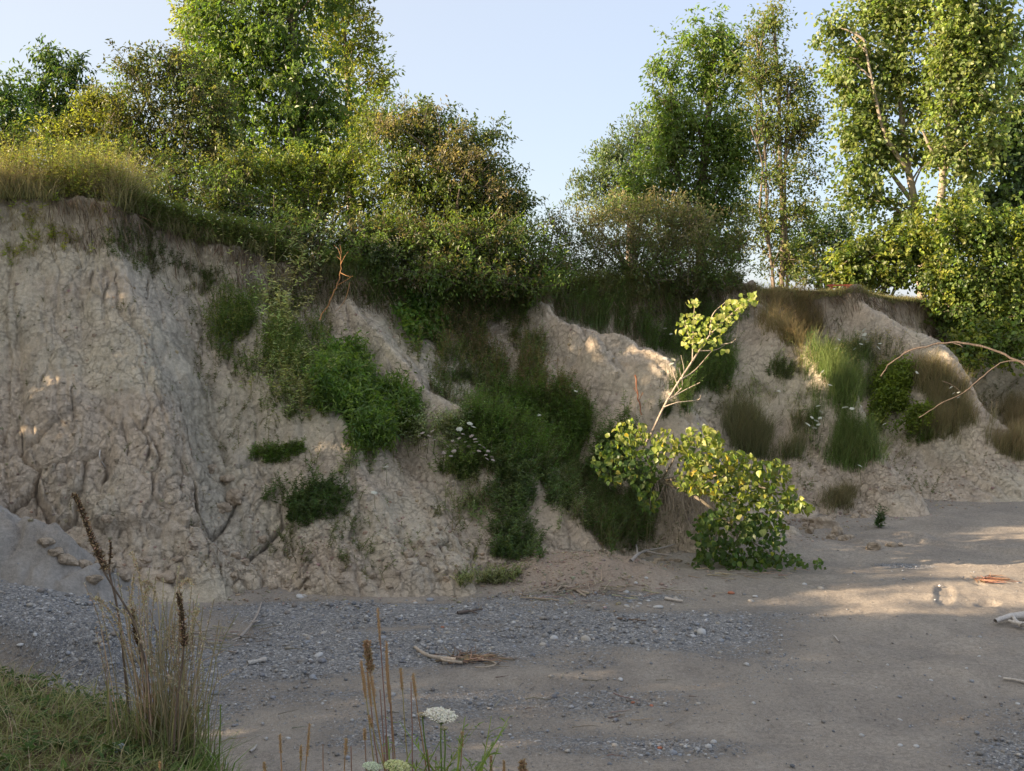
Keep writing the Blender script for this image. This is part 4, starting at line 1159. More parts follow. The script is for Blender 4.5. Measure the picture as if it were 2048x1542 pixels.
patch('weed_tuft', 'sparse dry weeds and grass between the rush tuft and the tall green grass', 'weeds', [(1600, 840, 50, 40), (1600, 730, 40, 40), (1760, 900, 50, 26), (1480, 800, 50, 26)],
      [('weeds', 70, PW), ('grass', 80, dict(h=.4, col=(.17, .17, .08), tip=(.42, .34, .2), lean=.5, part='dry_grass'))])


# scattered sparse growth over the gullies
def sparse():
    g = Geo()
    n = 4200
    u = RNG.uniform(2.3, 10.5, n); v = RNG.uniform(.10, .93, n)
    r = relief(u, v)
    keep = (r < .0) & (fbm(np.stack([u * 3, v * 6, 0 * u], 1), 3, 800) > -.05 - .5 * (v - .5))
    p, _ = bluff_points(u[keep], v[keep])
    weeds(g, p, .27, (.12, .15, .06), leafL=.05, leafW=.011, per=14, lean=.5, stemc=(.2, .17, .09))
    n = 380
    u = RNG.uniform(1.2, 10.5, n); v = RNG.uniform(.03, .93, n)
    p, _ = bluff_points(u, v)
    weeds(g, p, .15, (.12, .12, .06), leafL=.04, leafW=.010, per=9, lean=.6)
    tag(g.obj('sparse_growth', M_LEAF), 'thin scattered seedlings over the whole clay face', 'seedlings', kind='stuff')


sparse()


# ------------------------------------------------------------------ white umbels
def umbel_mesh(name, r, col, n=26):
    g = Geo()
    for i in range(n):
        a = i * 2.4; q = math.sqrt((i + .5) / n)
        c = np.array([math.cos(a) * q * r, math.sin(a) * q * r, .22 * r * (1 - q * q)])
        s = r * .23
        k = np.arange(6) / 6 * 6.283
        v = np.concatenate([[c + [0, 0, s * .5]], c + np.stack([np.cos(k) * s, np.sin(k) * s, 0 * k - s * .3], 1), [c - [0, 0, s * .5]]])
        f = [[0, 1 + j, 1 + (j + 1) % 6] for j in range(6)] + [[7, 1 + (j + 1) % 6, 1 + j] for j in range(6)]
        g.add(v, f, vcol(8, col, .12, .05))
    return g.mesh(name, M_PETAL)


UM = [umbel_mesh('flower_head', .048, (.72, .72, .62)), umbel_mesh('flower_head', .036, (.62, .52, .47), 18)]


def wildflowers(lst, label, group, H=.35, mesh=0, scale=1.0, name='wild_carrot', off=.25):
    for (px, py) in lst:
        h = hit(px + random.uniform(-5, 5), py + random.uniform(22, 34))
        if h is None or h[1] > 40: continue
        p = P(px, py, h[1] - .30)
        base = h - np.array([0, 0, .03])
        t = empty(name, tuple(base), label, 'flower', group)
        g = Geo(); tube(g, curve(base, p - np.array([0, 0, .015]), 4, .05), [.005, .004, .003, .002], (.12, .16, .06), 4)
        g.obj('stem', M_GRASS, t)
        o = bpy.data.objects.new('flower_head', UM[mesh]); COL.objects.link(o); o.parent = t
        o.location = Vector(p) - Vector(base)
        s = scale * random.uniform(.75, 1.15); o.scale = (s, s, s)
        o.rotation_euler = (random.uniform(.1, .8), random.uniform(-.4, .4), random.uniform(0, 6))


GC = 'white wild carrot flowers on the bluff'
wildflowers([(1331, 717), (1347, 719), (1343, 728), (1323, 743)], 'white flower head in the dark sedge left of the leaning sapling', GC)
wildflowers([(1330, 657), (1342, 668), (1363, 660)], 'small white flower high in the dark sedge near the sapling crown', GC, scale=.7)
wildflowers([(1678, 679), (1728, 660), (1729, 669), (1728, 677), (1722, 688), (1735, 684), (1757, 696), (1760, 687), (1709, 698), (1672, 697)], 'white flower head on the bare clay under the right rim', GC)
wildflowers([(1645, 743), (1834, 745), (1558, 782), (1660, 770)], 'single white flower head at the side of the right grasses', GC, scale=.85)
wildflowers([(1636, 812), (1690, 815), (1704, 817), (1633, 842), (1624, 835), (1616, 849), (1637, 849), (1643, 824), (1629, 856), (1640, 836)], 'white flower head low beside the tall bright green grass', GC)
wildflowers([(1769, 848)], 'white flower head under the yellow green bush', GC)
wildflowers([(1720, 932)], 'lowest white flower head at the foot of the tall green grass', GC)
wildflowers([(1907, 787), (1917, 785), (1902, 775), (1917, 795)], 'white flower head among the dry tawny grass on the right', GC, scale=.85)
wildflowers([(919, 858), (940, 847), (947, 854)], 'round white flower head above the yarrow plant', GC, scale=1.0)
wildflowers([(772, 934), (748, 985)], 'lone white flower head on the bare left spur', GC, scale=.9)
wildflowers([(1152, 782), (1030, 815), (1078, 830)], 'white flower head in the goldenrod stand', GC, scale=.7)
wildflowers([(131, 293), (351, 323), (345, 329), (359, 325), (386, 344), (265, 369)], 'white flower head in the dry grass on the left crest', GC, scale=.9)
wildflowers([(865, 862), (858, 872), (868, 880), (845, 866), (850, 890), (838, 872), (926, 868), (943, 872), (952, 884), (960, 890), (968, 895), (976, 902), (958, 902), (972, 910), (984, 914), (986, 920), (974, 918),
             (905, 882), (912, 890), (918, 877), (930, 884), (938, 893), (896, 893), (888, 905), (902, 912), (944, 906), (908, 902), (950, 878)],
            'flat pinkish white yarrow head on the plant at the middle of the face', 'yarrow heads at the middle of the face', mesh=1, scale=.95, name='yarrow_flower', off=.4)
# ------------------------------------------------------------------ poplar that slid down the face: low leafy part, leaning stem with a lit crown
def round_leaf(name, col, fold):
    g = Geo()
    # heart outline 10 points + centre, L=1 along x
    ot = [(0, 0), (.02, .18), (.14, .42), (.38, .50), (.64, .36), (.84, .16), (1.05, 0), (.84, -.16), (.64, -.36), (.38, -.50), (.14, -.42), (.02, -.18)]
    v = [(x, y, abs(y) * fold + .06 * math.sin(x * 3)) for x, y in ot] + [(.42, 0, .03)]
    f = [[12, k, (k + 1) % 12] for k in range(12)]
    g.add(np.array(v), f, vcol(13, col, .06, .04))
    return g.mesh(name, M_LEAF, smooth=True)


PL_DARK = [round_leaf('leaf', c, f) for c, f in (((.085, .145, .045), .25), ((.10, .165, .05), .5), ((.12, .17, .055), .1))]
PL_LIT = [round_leaf('leaf', c, f) for c, f in (((.30, .34, .07), .25), ((.25, .31, .08), .5), ((.40, .40, .14), .15), ((.46, .36, .05), .3))]  # brighter yellow copies for the lit sprays: sunlight put into the colour


def leaf_objects(parent, pts, L, meshes, droop=.9):
    base = parent.location
    for p in pts:
        o = bpy.data.objects.new('leaf', random.choice(meshes)); COL.objects.link(o); o.parent = parent
        o.location = Vector(p) - base
        ax = Vector(unit(RNG.normal(0, .7, 3) + np.array([0, -.15, -droop])))
        up = Vector(unit(RNG.normal(0, .6, 3) + np.array([-.35, -.8, .35])))
        q = ax.to_track_quat('X', 'Z')
        sd = up.cross(ax).normalized(); up2 = ax.cross(sd)
        from mathutils import Matrix
        o.rotation_euler = Matrix((ax, sd, up2)).transposed().to_euler()
        s = L * random.uniform(.7, 1.2); o.scale = (s, s, s)


def poplar_low():
    hb = ground(1400, 1105); hb[2] = drop(hb[0], hb[1])
    t = empty('poplar_sapling', tuple(hb), 'uprooted leafy poplar lying against the foot of the bluff, sunlit yellow leaves on top', 'tree')
    dd = 16.1
    root = P(1330, 985, 16.9)
    limbs = [[(1320, 960, .9), (1385, 990, .3), (1440, 1030, 0), (1500, 1080, -.1), (1560, 1120, -.2)], [(1330, 960, .8), (1400, 950, .2), (1470, 960, 0), (1540, 980, -.1), (1610, 1010, -.1)],
             [(1310, 960, .9), (1290, 900, .4), (1275, 850, .2)], [(1320, 965, .9), (1350, 910, .3), (1345, 860, 0)], [(1385, 985, .3), (1400, 920, .1), (1410, 870, 0)],
             [(1440, 1030, 0), (1430, 1080, -.1), (1425, 1130, -.2)], [(1470, 1050, 0), (1480, 1100, -.1), (1500, 1140, -.3)], [(1440, 965, 0), (1460, 920, 0), (1480, 900, 0)], [(1540, 980, 0), (1560, 940, 0), (1545, 925, 0)]]
    lp = []
    for k, l in enumerate(limbs):
        pts = resample([P(x, y, dd + z) for x, y, z in l], 5)
        g = Geo(); tube(g, pts, np.linspace(.035 if k < 2 else .016, .006, len(pts)), (.30, .25, .19), 6); g.obj('branch', M_BARK, t, True)
        lp.append(pts)
    # sprays: (px, py, rx, ry, count, lit)
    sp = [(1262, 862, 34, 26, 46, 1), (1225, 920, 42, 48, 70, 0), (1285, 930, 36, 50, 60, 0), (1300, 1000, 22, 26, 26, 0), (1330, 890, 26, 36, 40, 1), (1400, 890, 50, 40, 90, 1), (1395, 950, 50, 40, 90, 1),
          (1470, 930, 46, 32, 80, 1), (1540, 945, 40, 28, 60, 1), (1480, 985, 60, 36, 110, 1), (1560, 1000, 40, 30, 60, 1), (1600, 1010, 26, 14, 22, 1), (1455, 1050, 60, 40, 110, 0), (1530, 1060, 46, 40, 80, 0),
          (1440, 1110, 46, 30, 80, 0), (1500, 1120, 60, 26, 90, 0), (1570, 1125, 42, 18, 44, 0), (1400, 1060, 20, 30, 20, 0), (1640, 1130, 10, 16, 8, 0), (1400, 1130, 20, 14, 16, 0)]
    vis = []; rest = Geo()
    allc = []
    for (px, py, rx, ry, n, lit) in sp:
        for i in range(int(n * 2.6)):
            r = math.sqrt(random.random()); a = random.uniform(0, 6.283)
            p = P(px + rx * r * math.cos(a), py + ry * r * math.sin(a), dd + random.uniform(-.45, .45) + (.35 if px < 1310 else 0))
            allc.append((p, lit if random.random() < .85 else 1 - lit))
    random.shuffle(allc)
    allc.sort(key=lambda q: q[0][1] > dd + .0)
    front = allc[:290]; back = allc[290:]
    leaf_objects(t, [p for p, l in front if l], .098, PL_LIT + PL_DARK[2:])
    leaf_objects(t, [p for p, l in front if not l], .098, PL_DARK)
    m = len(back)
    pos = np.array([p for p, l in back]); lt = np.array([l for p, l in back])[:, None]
    col = vcol(m, (.19, .22, .05), .25) * lt + vcol(m, (.085, .135, .04), .3) * (1 - lt)  # sunlight is painted into the lit leaves here too
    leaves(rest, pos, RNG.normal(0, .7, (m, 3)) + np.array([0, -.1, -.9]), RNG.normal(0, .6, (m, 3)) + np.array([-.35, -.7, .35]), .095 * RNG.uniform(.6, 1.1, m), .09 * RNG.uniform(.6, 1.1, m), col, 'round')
    tag(rest.obj('foliage', M_LEAF, t), kind='stuff')
    # bare roots hanging from the undercut sod behind it
    tr = empty('hanging_roots', tuple(P(1345, 930, 17.2)), 'curtain of bare roots hanging beside the uprooted poplar', 'roots')
    g = Geo()
    for i in range(90):
        x = 1300 + random.uniform(0, 130); y0 = 945 + random.uniform(-10, 30)
        h = hit(x, y0)
        a = h - np.array([0, .22, 0])
        b = hit(x + random.uniform(-25, 40), y0 + random.uniform(60, 150)) - np.array([0, .10, 0])
        tube(g, curve(a, b, 8, .22), np.linspace(.007, .003, 8), (.30, .24, .17), 4)
    tag(g.obj('roots', M_BARK, tr), kind='stuff')


poplar_low()


def leaning_sapling():
    d = 16.6
    pts = resample([P(x, y, d + z) for x, y, z in ((1268, 930, .5), (1300, 872, .35), (1335, 800, .2), (1385, 722, 0), (1420, 670, -.1), (1455, 635, -.15), (1500, 598, -.2))], 5)
    t = empty('leaning_sapling', tuple(pts[0]), 'thin bare stem leaning to the right with a sunlit yellow green poplar crown', 'tree')
    g = Geo(); tube(g, pts, np.linspace(.024, .006, len(pts)), (.36, .29, .23), 8); g.obj('trunk', M_BARK, t, True)
    for l in ([(1385, 722), (1386, 680), (1388, 630), (1390, 605)], [(1400, 702), (1430, 700), (1450, 690)], [(1360, 760), (1390, 740), (1425, 700)], [(1335, 800), (1370, 780), (1400, 765)],
              [(1352, 772), (1368, 745), (1362, 710)], [(1350, 790), (1365, 770), (1358, 735)], [(1325, 815), (1355, 805), (1395, 800), (1402, 790)], [(1440, 690), (1470, 680), (1478, 640)], [(1345, 740), (1358, 780)],
              [(1420, 670), (1425, 630), (1450, 605)], [(1386, 690), (1370, 650), (1372, 640)]):
        q = resample([P(x, y, d - .05 + random.uniform(-.1, .1)) for x, y in l], 4)
        g = Geo(); tube(g, q, np.linspace(.011, .004, len(q)), (.42, .35, .27), 5); g.obj('branch', M_BARK, t, True)
    sp = [(1490, 600, 26, 16, 46), (1462, 615, 24, 20, 40), (1440, 640, 28, 22, 50), (1420, 665, 24, 24, 44), (1385, 640, 28, 18, 40), (1370, 655, 18, 10, 16), (1390, 680, 24, 22, 44), (1385, 605, 14, 8, 12), (1440, 690, 20, 20, 26),
          (1430, 705, 14, 10, 8), (1400, 715, 12, 10, 8), (1445, 600, 12, 10, 10)]
    P_ = []
    for px, py, rx, ry, n in sp:
        for i in range(int(n * 1.0)):
            r = math.sqrt(random.random()); a = random.uniform(0, 6.283)
            P_.append(P(px + rx * r * math.cos(a), py + ry * r * math.sin(a), d - .15 + random.uniform(-.28, .28)))
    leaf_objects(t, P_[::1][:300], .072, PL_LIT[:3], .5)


leaning_sapling()


def poly_branch(name, label, cat, px, rad, col, mat, d0=None, group=None, parts=None, twigs=0):
    """branch or stick through photo points; each point is (px, py, distance)"""
    pts = resample([P(*p) for p in px], 5)
    pts[1:-1] += RNG.normal(0, rad[0] * .8, (len(pts) - 2, 3))
    t = empty(name, tuple(pts[0]), label, cat, group) if (parts or twigs) else None
    g = Geo(); r = np.linspace(rad[0], rad[1], len(pts)) * (1 + .12 * RNG.normal(size=len(pts)))
    tube(g, pts, np.abs(r), col, 7)
    if t is None:
        return tag(g.obj(name, mat, None, True, off=pts[0]), label, cat, group)
    g.obj('stem', mat, t, True)
    for q in parts or []:
        g = Geo(); pp = resample([P(*p) for p in q], 4); tube(g, pp, np.linspace(rad[0] * .55, rad[1] * .5, len(pp)), col, 5); g.obj('side_branch', mat, t, True)
    return t


GREYW = (.105, .082, .066)
poly_branch('dead_branch', 'long bare branch arching over grass on the right face, upper of two', 'branch',
            [(1762, 752, 20.6), (1790, 718, 20.3), (1840, 694, 20.0), (1900, 685, 19.8), (1960, 692, 19.6), (2010, 708, 19.4), (2060, 735, 19.2)], (.012, .022), GREYW, M_BARK,
            parts=[[(1905, 686, 19.8), (1920, 690, 19.7), (1925, 694, 19.7)], [(1800, 714, 20.2), (1812, 702, 20.2), (1822, 700, 20.2)]])
poly_branch('dead_branch', 'thinner bare branch curving down to the yellow green bush, lower of two', 'branch',
            [(1838, 835, 19.9), (1885, 805, 19.7), (1925, 786, 19.6), (1960, 758, 19.5), (2000, 727, 19.4), (2040, 722, 19.3), (2065, 735, 19.2)], (.007, .013), GREYW, M_BARK,
            parts=[[(1925, 786, 19.6), (1905, 770, 19.6), (1885, 762, 19.6)]])
poly_branch('dead_stalk', 'orange brown dead weed stalk with side twigs on the upper left spur', 'stalk',
            [(640, 640, 17.6), (665, 590, 17.6), (676, 560, 17.6), (682, 530, 17.6), (680, 490, 17.6)], (.012, .004), (.40, .21, .09), M_BARK,
            parts=[[(672, 572, 17.6), (690, 562, 17.6), (705, 552, 17.6)], [(680, 545, 17.6), (695, 552, 17.5), (706, 553, 17.5)], [(682, 528, 17.6), (690, 512, 17.6), (697, 503, 17.6)], [(681, 510, 17.6), (676, 498, 17.6), (668, 490, 17.6)],
                   [(700, 565, 17.6), (690, 600, 17.6), (670, 625, 17.6)], [(682, 520, 17.6), (673, 512, 17.6)]])
poly_branch('dead_stalk', 'reddish brown dried dock stalk behind the left end of the poplar', 'stalk',
            [(1283, 830, 17.4), (1276, 790, 17.4), (1270, 750, 17.4)], (.010, .012), (.34, .15, .08), M_BARK, parts=[[(1276, 790, 17.4), (1268, 775, 17.4)], [(1278, 800, 17.4), (1286, 785, 17.4)]])
def surf(pts, lift=.06):
    o = []
    for x, y in pts:
        h = hit(x, y); d = h[1] - lift if h[1] < 40 else 24.0
        o.append((x, y, d))
    return o


poly_branch('fallen_root', 'bare root running down the clay from the right rim', 'root', surf([(1742, 600), (1765, 616), (1790, 637), (1805, 660)]), (.016, .007), (.26, .21, .16), M_BARK,
            parts=[surf([(1765, 616), (1795, 628)])])
poly_branch('fallen_root', 'tuft of bare roots hanging under the lawn edge', 'root', surf([(1630, 600), (1636, 622), (1640, 655)]), (.010, .004), (.30, .24, .18), M_BARK,
            parts=[surf([(1630, 600), (1618, 616), (1622, 632)]), surf([(1632, 602), (1642, 612), (1638, 634)])])


def on_ground(pts, lift=.02):
    out = []
    for x, y in pts:
        h = hit(x, y); out.append((x, y - lift * 100, h[1]))
    return out


DR = (.42, .37, .31)
def drift(label, pts, rad, parts=None, col=DR, name='driftwood', group=None, lift=.015):
    w = [hit(x, y) + np.array([0, 0, lift + rad[0] * .6]) for x, y in pts]
    t = empty(name, tuple(w[0]), label, 'driftwood', group) if parts else None
    pp = resample(w, 4)
    g = Geo(); tube(g, pp, np.linspace(rad[0], rad[1], len(pp)) * (1 + .1 * RNG.normal(size=len(pp))), col, 7)
    if t is None: return tag(g.obj(name, M_WOOD, None, True, off=w[0]), label, 'driftwood', group)
    g.obj('stem', M_WOOD, t, True)
    for q in parts:
        w2 = resample([hit(x, y) + np.array([0, 0, lift + rad[0] * .6]) for x, y in q], 4)
        g = Geo(); tube(g, w2, np.linspace(rad[0] * .6, rad[1] * .7, len(w2)), col, 6); g.obj('side_branch', M_WOOD, t, True)


drift('pale bleached driftwood branch cut off by the right edge of the frame', [(1990, 1253), (2010, 1246), (2035, 1242), (2070, 1240)], (.03, .05), [[(2018, 1252), (2030, 1256), (2060, 1262)], [(2025, 1243), (2032, 1254), (2045, 1262)]], (.56, .51, .45), lift=.05)
drift('thin pale stick near the right edge, below the driftwood', [(2006, 1361), (2030, 1364), (2065, 1372)], (.016, .016), None, (.5, .45, .38))
drift('curved weathered stick at the left end of the dry debris pile', [(830, 1303), (852, 1318), (880, 1325), (912, 1328)], (.018, .024), [[(880, 1325), (890, 1330), (925, 1334)]], (.44, .37, .29), lift=.04)
drift('thin bent stick at the right end of the dry debris pile', [(960, 1324), (985, 1330), (991, 1336), (970, 1341), (950, 1341)], (.012, .008), None, (.40, .33, .25), lift=.03)
drift('forked grey stick leaning out of the washed hollow by the dry grass', [(480, 1285), (500, 1262), (514, 1240), (523, 1215)], (.020, .010), [[(505, 1255), (518, 1250)], [(480, 1285), (462, 1292)]], (.36, .31, .26), lift=.05)
drift('flat pale stick lying on the shingle left of the tall dead grass stems', [(495, 1331), (515, 1327), (533, 1323)], (.022, .02), None, (.5, .46, .4))
drift('small curled white root lying on the big left clay face', [(194, 905), (200, 903), (199, 915), (203, 925), (211, 937)], (.012, .006), None, (.6, .57, .52))
drift('stick lying on the tan clay fan, right of centre', [(1110, 1188), (1125, 1176), (1150, 1182), (1178, 1190)], (.016, .02), [[(1150, 1182), (1172, 1196)]], (.40, .32, .24))
drift('short pale stick on the shingle right of the tan clay fan', [(1330, 1200), (1345, 1203), (1365, 1206)], (.02, .016), None, (.55, .48, .40))
drift('dark twig lying on the grey shingle right of centre', [(1235, 1240), (1265, 1243), (1292, 1245)], (.014, .01), [[(1265, 1243), (1280, 1240)]], (.16, .12, .09))
drift('long thin stick along the foot of the tan clay fan', [(1040, 1198), (1080, 1200), (1118, 1204)], (.012, .01), None, (.36, .29, .21))
drift('grey snag of bare branches in the shade left of the poplar foot', [(1262, 1133), (1275, 1120), (1290, 1112), (1310, 1108)], (.03, .015), [[(1290, 1112), (1320, 1118), (1345, 1122)], [(1275, 1120), (1272, 1100), (1262, 1080)], [(1300, 1110), (1330, 1104), (1350, 1098)]], (.36, .32, .28), lift=.06)
drift('small pale twig on the sand below the footprints', [(1668, 1275), (1673, 1280), (1678, 1287)], (.010, .008), None, (.5, .45, .4))
drift('short dark stick at the upper right of the shingle bed', [(915, 1230), (940, 1226), (965, 1222)], (.022, .012), [[(940, 1226), (955, 1231)]], (.14, .11, .09))
drift('pale stick in the shade near the bottom edge', [(500, 1508), (508, 1502), (513, 1495)], (.012, .008), None, (.42, .38, .33))
drift('thin stick leaning on the middle of the left spur', [(640, 1012), (660, 1026), (680, 1038)], (.010, .008), None, (.45, .38, .3))
drift('thin fallen stem lying on the lower left spur', [(840, 1100), (860, 1108), (872, 1114)], (.010, .008), None, (.5, .45, .38))


def debris(label, cx, cy, rx, ry, n, col):
    h = hit(cx, cy); g = Geo()
    for i in range(n):
        x = cx + random.gauss(0, rx); y = cy + random.gauss(0, ry)
        a = hit(x, y); an = random.gauss(0, .35) + (0 if random.random() < .8 else 1.5)
        L = random.uniform(.06, .32)
        b = a + np.array([math.cos(an) * L, math.sin(an) * L, 0]); b[2] = drop(b[0], b[1])
        z = np.array([0, 0, random.uniform(.008, .05)])
        tube(g, curve(a + z, b + z, 4, .15), [.006, .005, .004, .002], vcol(1, col, .4)[0], 4)
    return tag(g.obj('debris_pile', M_WOOD, None, off=h), label, 'debris', kind='stuff')


debris('low pile of dry brown stalks and bark on the shingle', 930, 1322, 26, 4, 120, (.24, .18, .12))
debris('scattered dry stalks in the washed hollow behind the dry grass', 400, 1275, 60, 10, 90, (.30, .25, .18))
debris('scattered twigs at the foot of the clay fan', 1200, 1185, 80, 10, 90, (.33, .27, .19))
debris('bits of dry stalk along the shade edge near the poplar', 1480, 1150, 70, 6, 50, (.33, .27, .19))
debris('scattered twigs on the beach below the debris pile', 1050, 1420, 260, 50, 26, (.26, .21, .16))
debris('little brown tuft of washed up twigs beside the footprints', 1970, 1163, 9, 3, 60, (.30, .17, .11))


# ------------------------------------------------------------------ clods, stones, pebbles
def stone_mesh(name, seed, rough=.12, sub=2, flat=.6):
    import bmesh
    bm = bmesh.new(); bmesh.ops.create_icosphere(bm, subdivisions=sub, radius=.5)
    v = np.array([x.co[:] for x in bm.verts]); f = [[q.index for q in p.verts] for p in bm.faces]; bm.free()
    d = 1 + rough * fbm(v * 2.2 + seed * 7, 3, seed) * 2
    v = v * d[:, None] * np.array([1, .8, flat])
    g = Geo(); g.add(v, f, (1, 1, 1)); return g


def colored(g, col):
    h = Geo(); h.v = g.v; h.f = g.f; h.n = g.n; h.c = [np.repeat(np.array(col, float)[None], len(c), 0) for c in g.c]; return h


STONECOLS = [(.50, .49, .465), (.29, .30, .315), (.38, .36, .33), (.44, .40, .34), (.19, .20, .21), (.33, .29, .25)]
STM = [[colored(stone_mesh('pebble', k, .10, 2, f), c).mesh('pebble', M_STONE, smooth=True) for k, f in ((1, .55), (2, .45), (3, .7))] for c in STONECOLS]
RED = colored(stone_mesh('brick', 5, .1, 2, .5), (.42, .17, .10)).mesh('brick_fragment', M_STONE, smooth=True)
CLM = [colored(stone_mesh('clod', 20 + k, .42, 3, .8), (.47, .39, .30)).mesh('clod', M_CLAY, smooth=False) for k in range(5)]


def put(name, mesh, p, size, parent, sink=.25, label=None):
    o = bpy.data.objects.new(name, mesh); COL.objects.link(o); o.parent = parent
    o.location = Vector(p) + Vector((0, 0, size * (.3 - sink)))
    o.rotation_euler = (random.gauss(0, .12), random.gauss(0, .12), random.uniform(-.5, .5) if random.random() < .7 else random.uniform(0, 6.28))
    o.scale = (size, size * random.uniform(.8, 1.1), size * random.uniform(.8, 1.1))
    if label: o['label'] = label
    return o


def size_at(px_w, p): return px_w * p[1] / FPX


BIG = [(1172, 1280, 26, 3, 'pale cream stone, the largest on the open shingle'), (1403, 1266, 28, 0, 'long bluish white stone right of centre'), (1384, 1273, 18, 0, None), (1510, 1193, 13, 0, None), (1502, 1203, 17, 3, None), (1316, 1215, 24, 0, None),
       (1609, 1169, 12, 0, None), (1641, 1177, 15, 3, None), (1482, 1233, 10, 1, None), (1427, 1485, 16, 0, None), (1417, 1494, 17, 0, None), (1346, 1507, 22, 1, None), (1330, 1408, 11, 0, None), (1396, 1408, 13, 3, None),
       (1507, 1407, 11, 0, None), (1263, 1395, 11, 0, None), (1065, 1310, 14, 4, 'dark grey stone alone on the sand'), (1241, 1359, 15, 0, None), (1230, 1491, 16, 3, None), (637, 1311, 22, 0, None), (576, 1477, 13, 0, None), (428, 1387, 26, 4, 'round dark stone right of the dry grass'),
       (1108, 1277, 20, 0, None), (1152, 1278, 12, 0, None), (830, 1206, 12, 0, None), (860, 1200, 18, 1, None), (625, 1355, 22, 1, None), (1296, 1300, 8, 0, None), (1060, 1308, 6, 2, None), (1410, 1232, 12, 0, None),
       (650, 1402, 8, 0, None), (645, 1408, 9, 0, None), (2035, 1408, 12, 0, None), (1800, 1491, 14, 0, None), (1870, 1200, 6, 0, None), (1860, 1337, 8, 0, None), (1933, 1337, 8, 0, None), (1958, 1313, 8, 0, None), (1775, 1330, 8, 0, None), (1862, 1361, 10, 0, None),
       (1938, 1530, 8, 0, None), (1800, 1440, 12, 0, None), (1832, 1493, 14, 0, None), (2030, 1468, 8, 0, None), (600, 1194, 22, 0, None), (608, 1193, 14, 3, None), (70, 1270, 14, 0, None), (205, 1290, 14, 0, None), (160, 1350, 12, 0, None), (40, 1290, 16, 0, None)]
placed = []
for x, y, w, c, lb in BIG:
    h = hit(x, y)
    put('pebble', random.choice(STM[c]), h, size_at(w, h) * .9, beach, .26, lb)
for x, y, w in ((1462, 1187, 15), (1266, 1406, 10), (1303, 1412, 10), (1320, 1497, 12), (885, 1255, 8)):
    h = hit(x, y); put('brick_fragment', RED, h, size_at(w, h), beach, .2, 'small worn orange red brick fragment')
SPOT = [((760, 1260), 260, 45, 90), ((1250, 1215), 120, 30, 60), ((1000, 1250), 160, 40, 50), ((1350, 1500), 120, 30, 40), ((1100, 1480), 300, 40, 40), ((1700, 1100), 110, 24, 40), ((120, 1290), 100, 20, 25)]
n_ind = 0
for (cx, cy), rx, ry, n in SPOT:
    for i in range(n):
        if n_ind >= 225: break
        h = hit(cx + random.gauss(0, rx * .6), cy + random.gauss(0, ry * .6))
        if h is not None and any(abs(h[0] - f[0]) < .5 and abs(h[1] - f[1]) < .6 for f in FOOT): continue
        if h is None or h[2] > .9: continue
        s = min(.09, random.lognormvariate(math.log(.042), .35)) if cy < 1400 else random.uniform(.022, .05)
        put('pebble', random.choice(random.choice(STM)), h, s, beach, .27); n_ind += 1


def pebble_field():
    base = [stone_mesh('p', k, .1, 1, f) for k, f in ((31, .55), (32, .7), (33, .45))]
    n = 46000
    # even in plan but limited to the seen wedge
    y = 1 / RNG.uniform(1 / 22.5, 1 / 9.0, n); x = RNG.uniform(-.56, .56, n) * y
    m = gravel_mask(x, y)
    pr = np.clip((m - .22) * 1.5, .10, 1)
    k = RNG.uniform(size=n) < pr
    x, y, m = x[k], y[k], m[k]
    z = beach_z(x, y, False)
    n = len(x)
    s = np.clip(RNG.lognormal(math.log(.020), .55, n), .008, .09) * (.6 + .6 * m)
    r = RNG.uniform(0, 6.28, n)
    colr = np.array(STONECOLS + [(.26, .26, .27), (.30, .28, .25), (.36, .35, .34), (.24, .22, .2)])[RNG.integers(0, 10, n)] * RNG.uniform(.65, 1.1, (n, 1))
    g = Geo()
    for b in range(3):
        idx = np.where(np.arange(n) % 3 == b)[0]
        V0 = np.concatenate(base[b].v); F0 = np.concatenate(base[b].f[3])
        ca, sa = np.cos(r[idx]), np.sin(r[idx])
        V1 = V0[None] * s[idx][:, None, None]
        vx = V1[..., 0] * ca[:, None] - V1[..., 1] * sa[:, None] + x[idx][:, None]
        vy = V1[..., 0] * sa[:, None] + V1[..., 1] * ca[:, None] + y[idx][:, None]
        vz = V1[..., 2] + (z[idx] + .12 * s[idx])[:, None]
        VV_ = np.stack([vx, vy, vz], -1).reshape(-1, 3)
        FF = (F0[None] + (np.arange(len(idx)) * len(V0))[:, None, None]).reshape(-1, 3)
        g.add(VV_, FF, np.repeat(colr[idx], len(V0), 0))
    return tag(g.obj('pebbles', M_STONE, beach, True), kind='stuff')


pebble_field()

# clods of clay: big fallen ones by the beach, small crumbs along the toe
for x, y, w in ((1650, 1055, 46), (1632, 1048, 34), (1672, 1068, 34), (1690, 1080, 22), (1745, 1098, 26), (1782, 1092, 20), (1700, 1075, 16), (1620, 1065, 22), (1664, 1078, 18), (1800, 1092, 14), (130, 1120, 40), (110, 1108, 28), (165, 1130, 30), (215, 1140, 44),
                (250, 1150, 40), (185, 1160, 30), (90, 1085, 26), (280, 1130, 34), (330, 1160, 36), (455, 960, 30), (470, 1000, 44), (445, 1020, 30), (425, 940, 24), (800, 990, 18), (860, 1110, 16), (1660, 1045, 26)):
    h = hit(x, y); put('clod', random.choice(CLM), h, size_at(w, h), bluff, .2)
for i in range(150):
    u = random.uniform(1.2, 7.5); v = abs(random.gauss(0, .07))
    p, _ = bluff_points(np.array([u]), np.array([v])); p = p[0]
    if p[2] < -.05: p[2] = drop(p[0], p[1])
    put('clod', random.choice(CLM), p, random.uniform(.05, .16), bluff, .2)


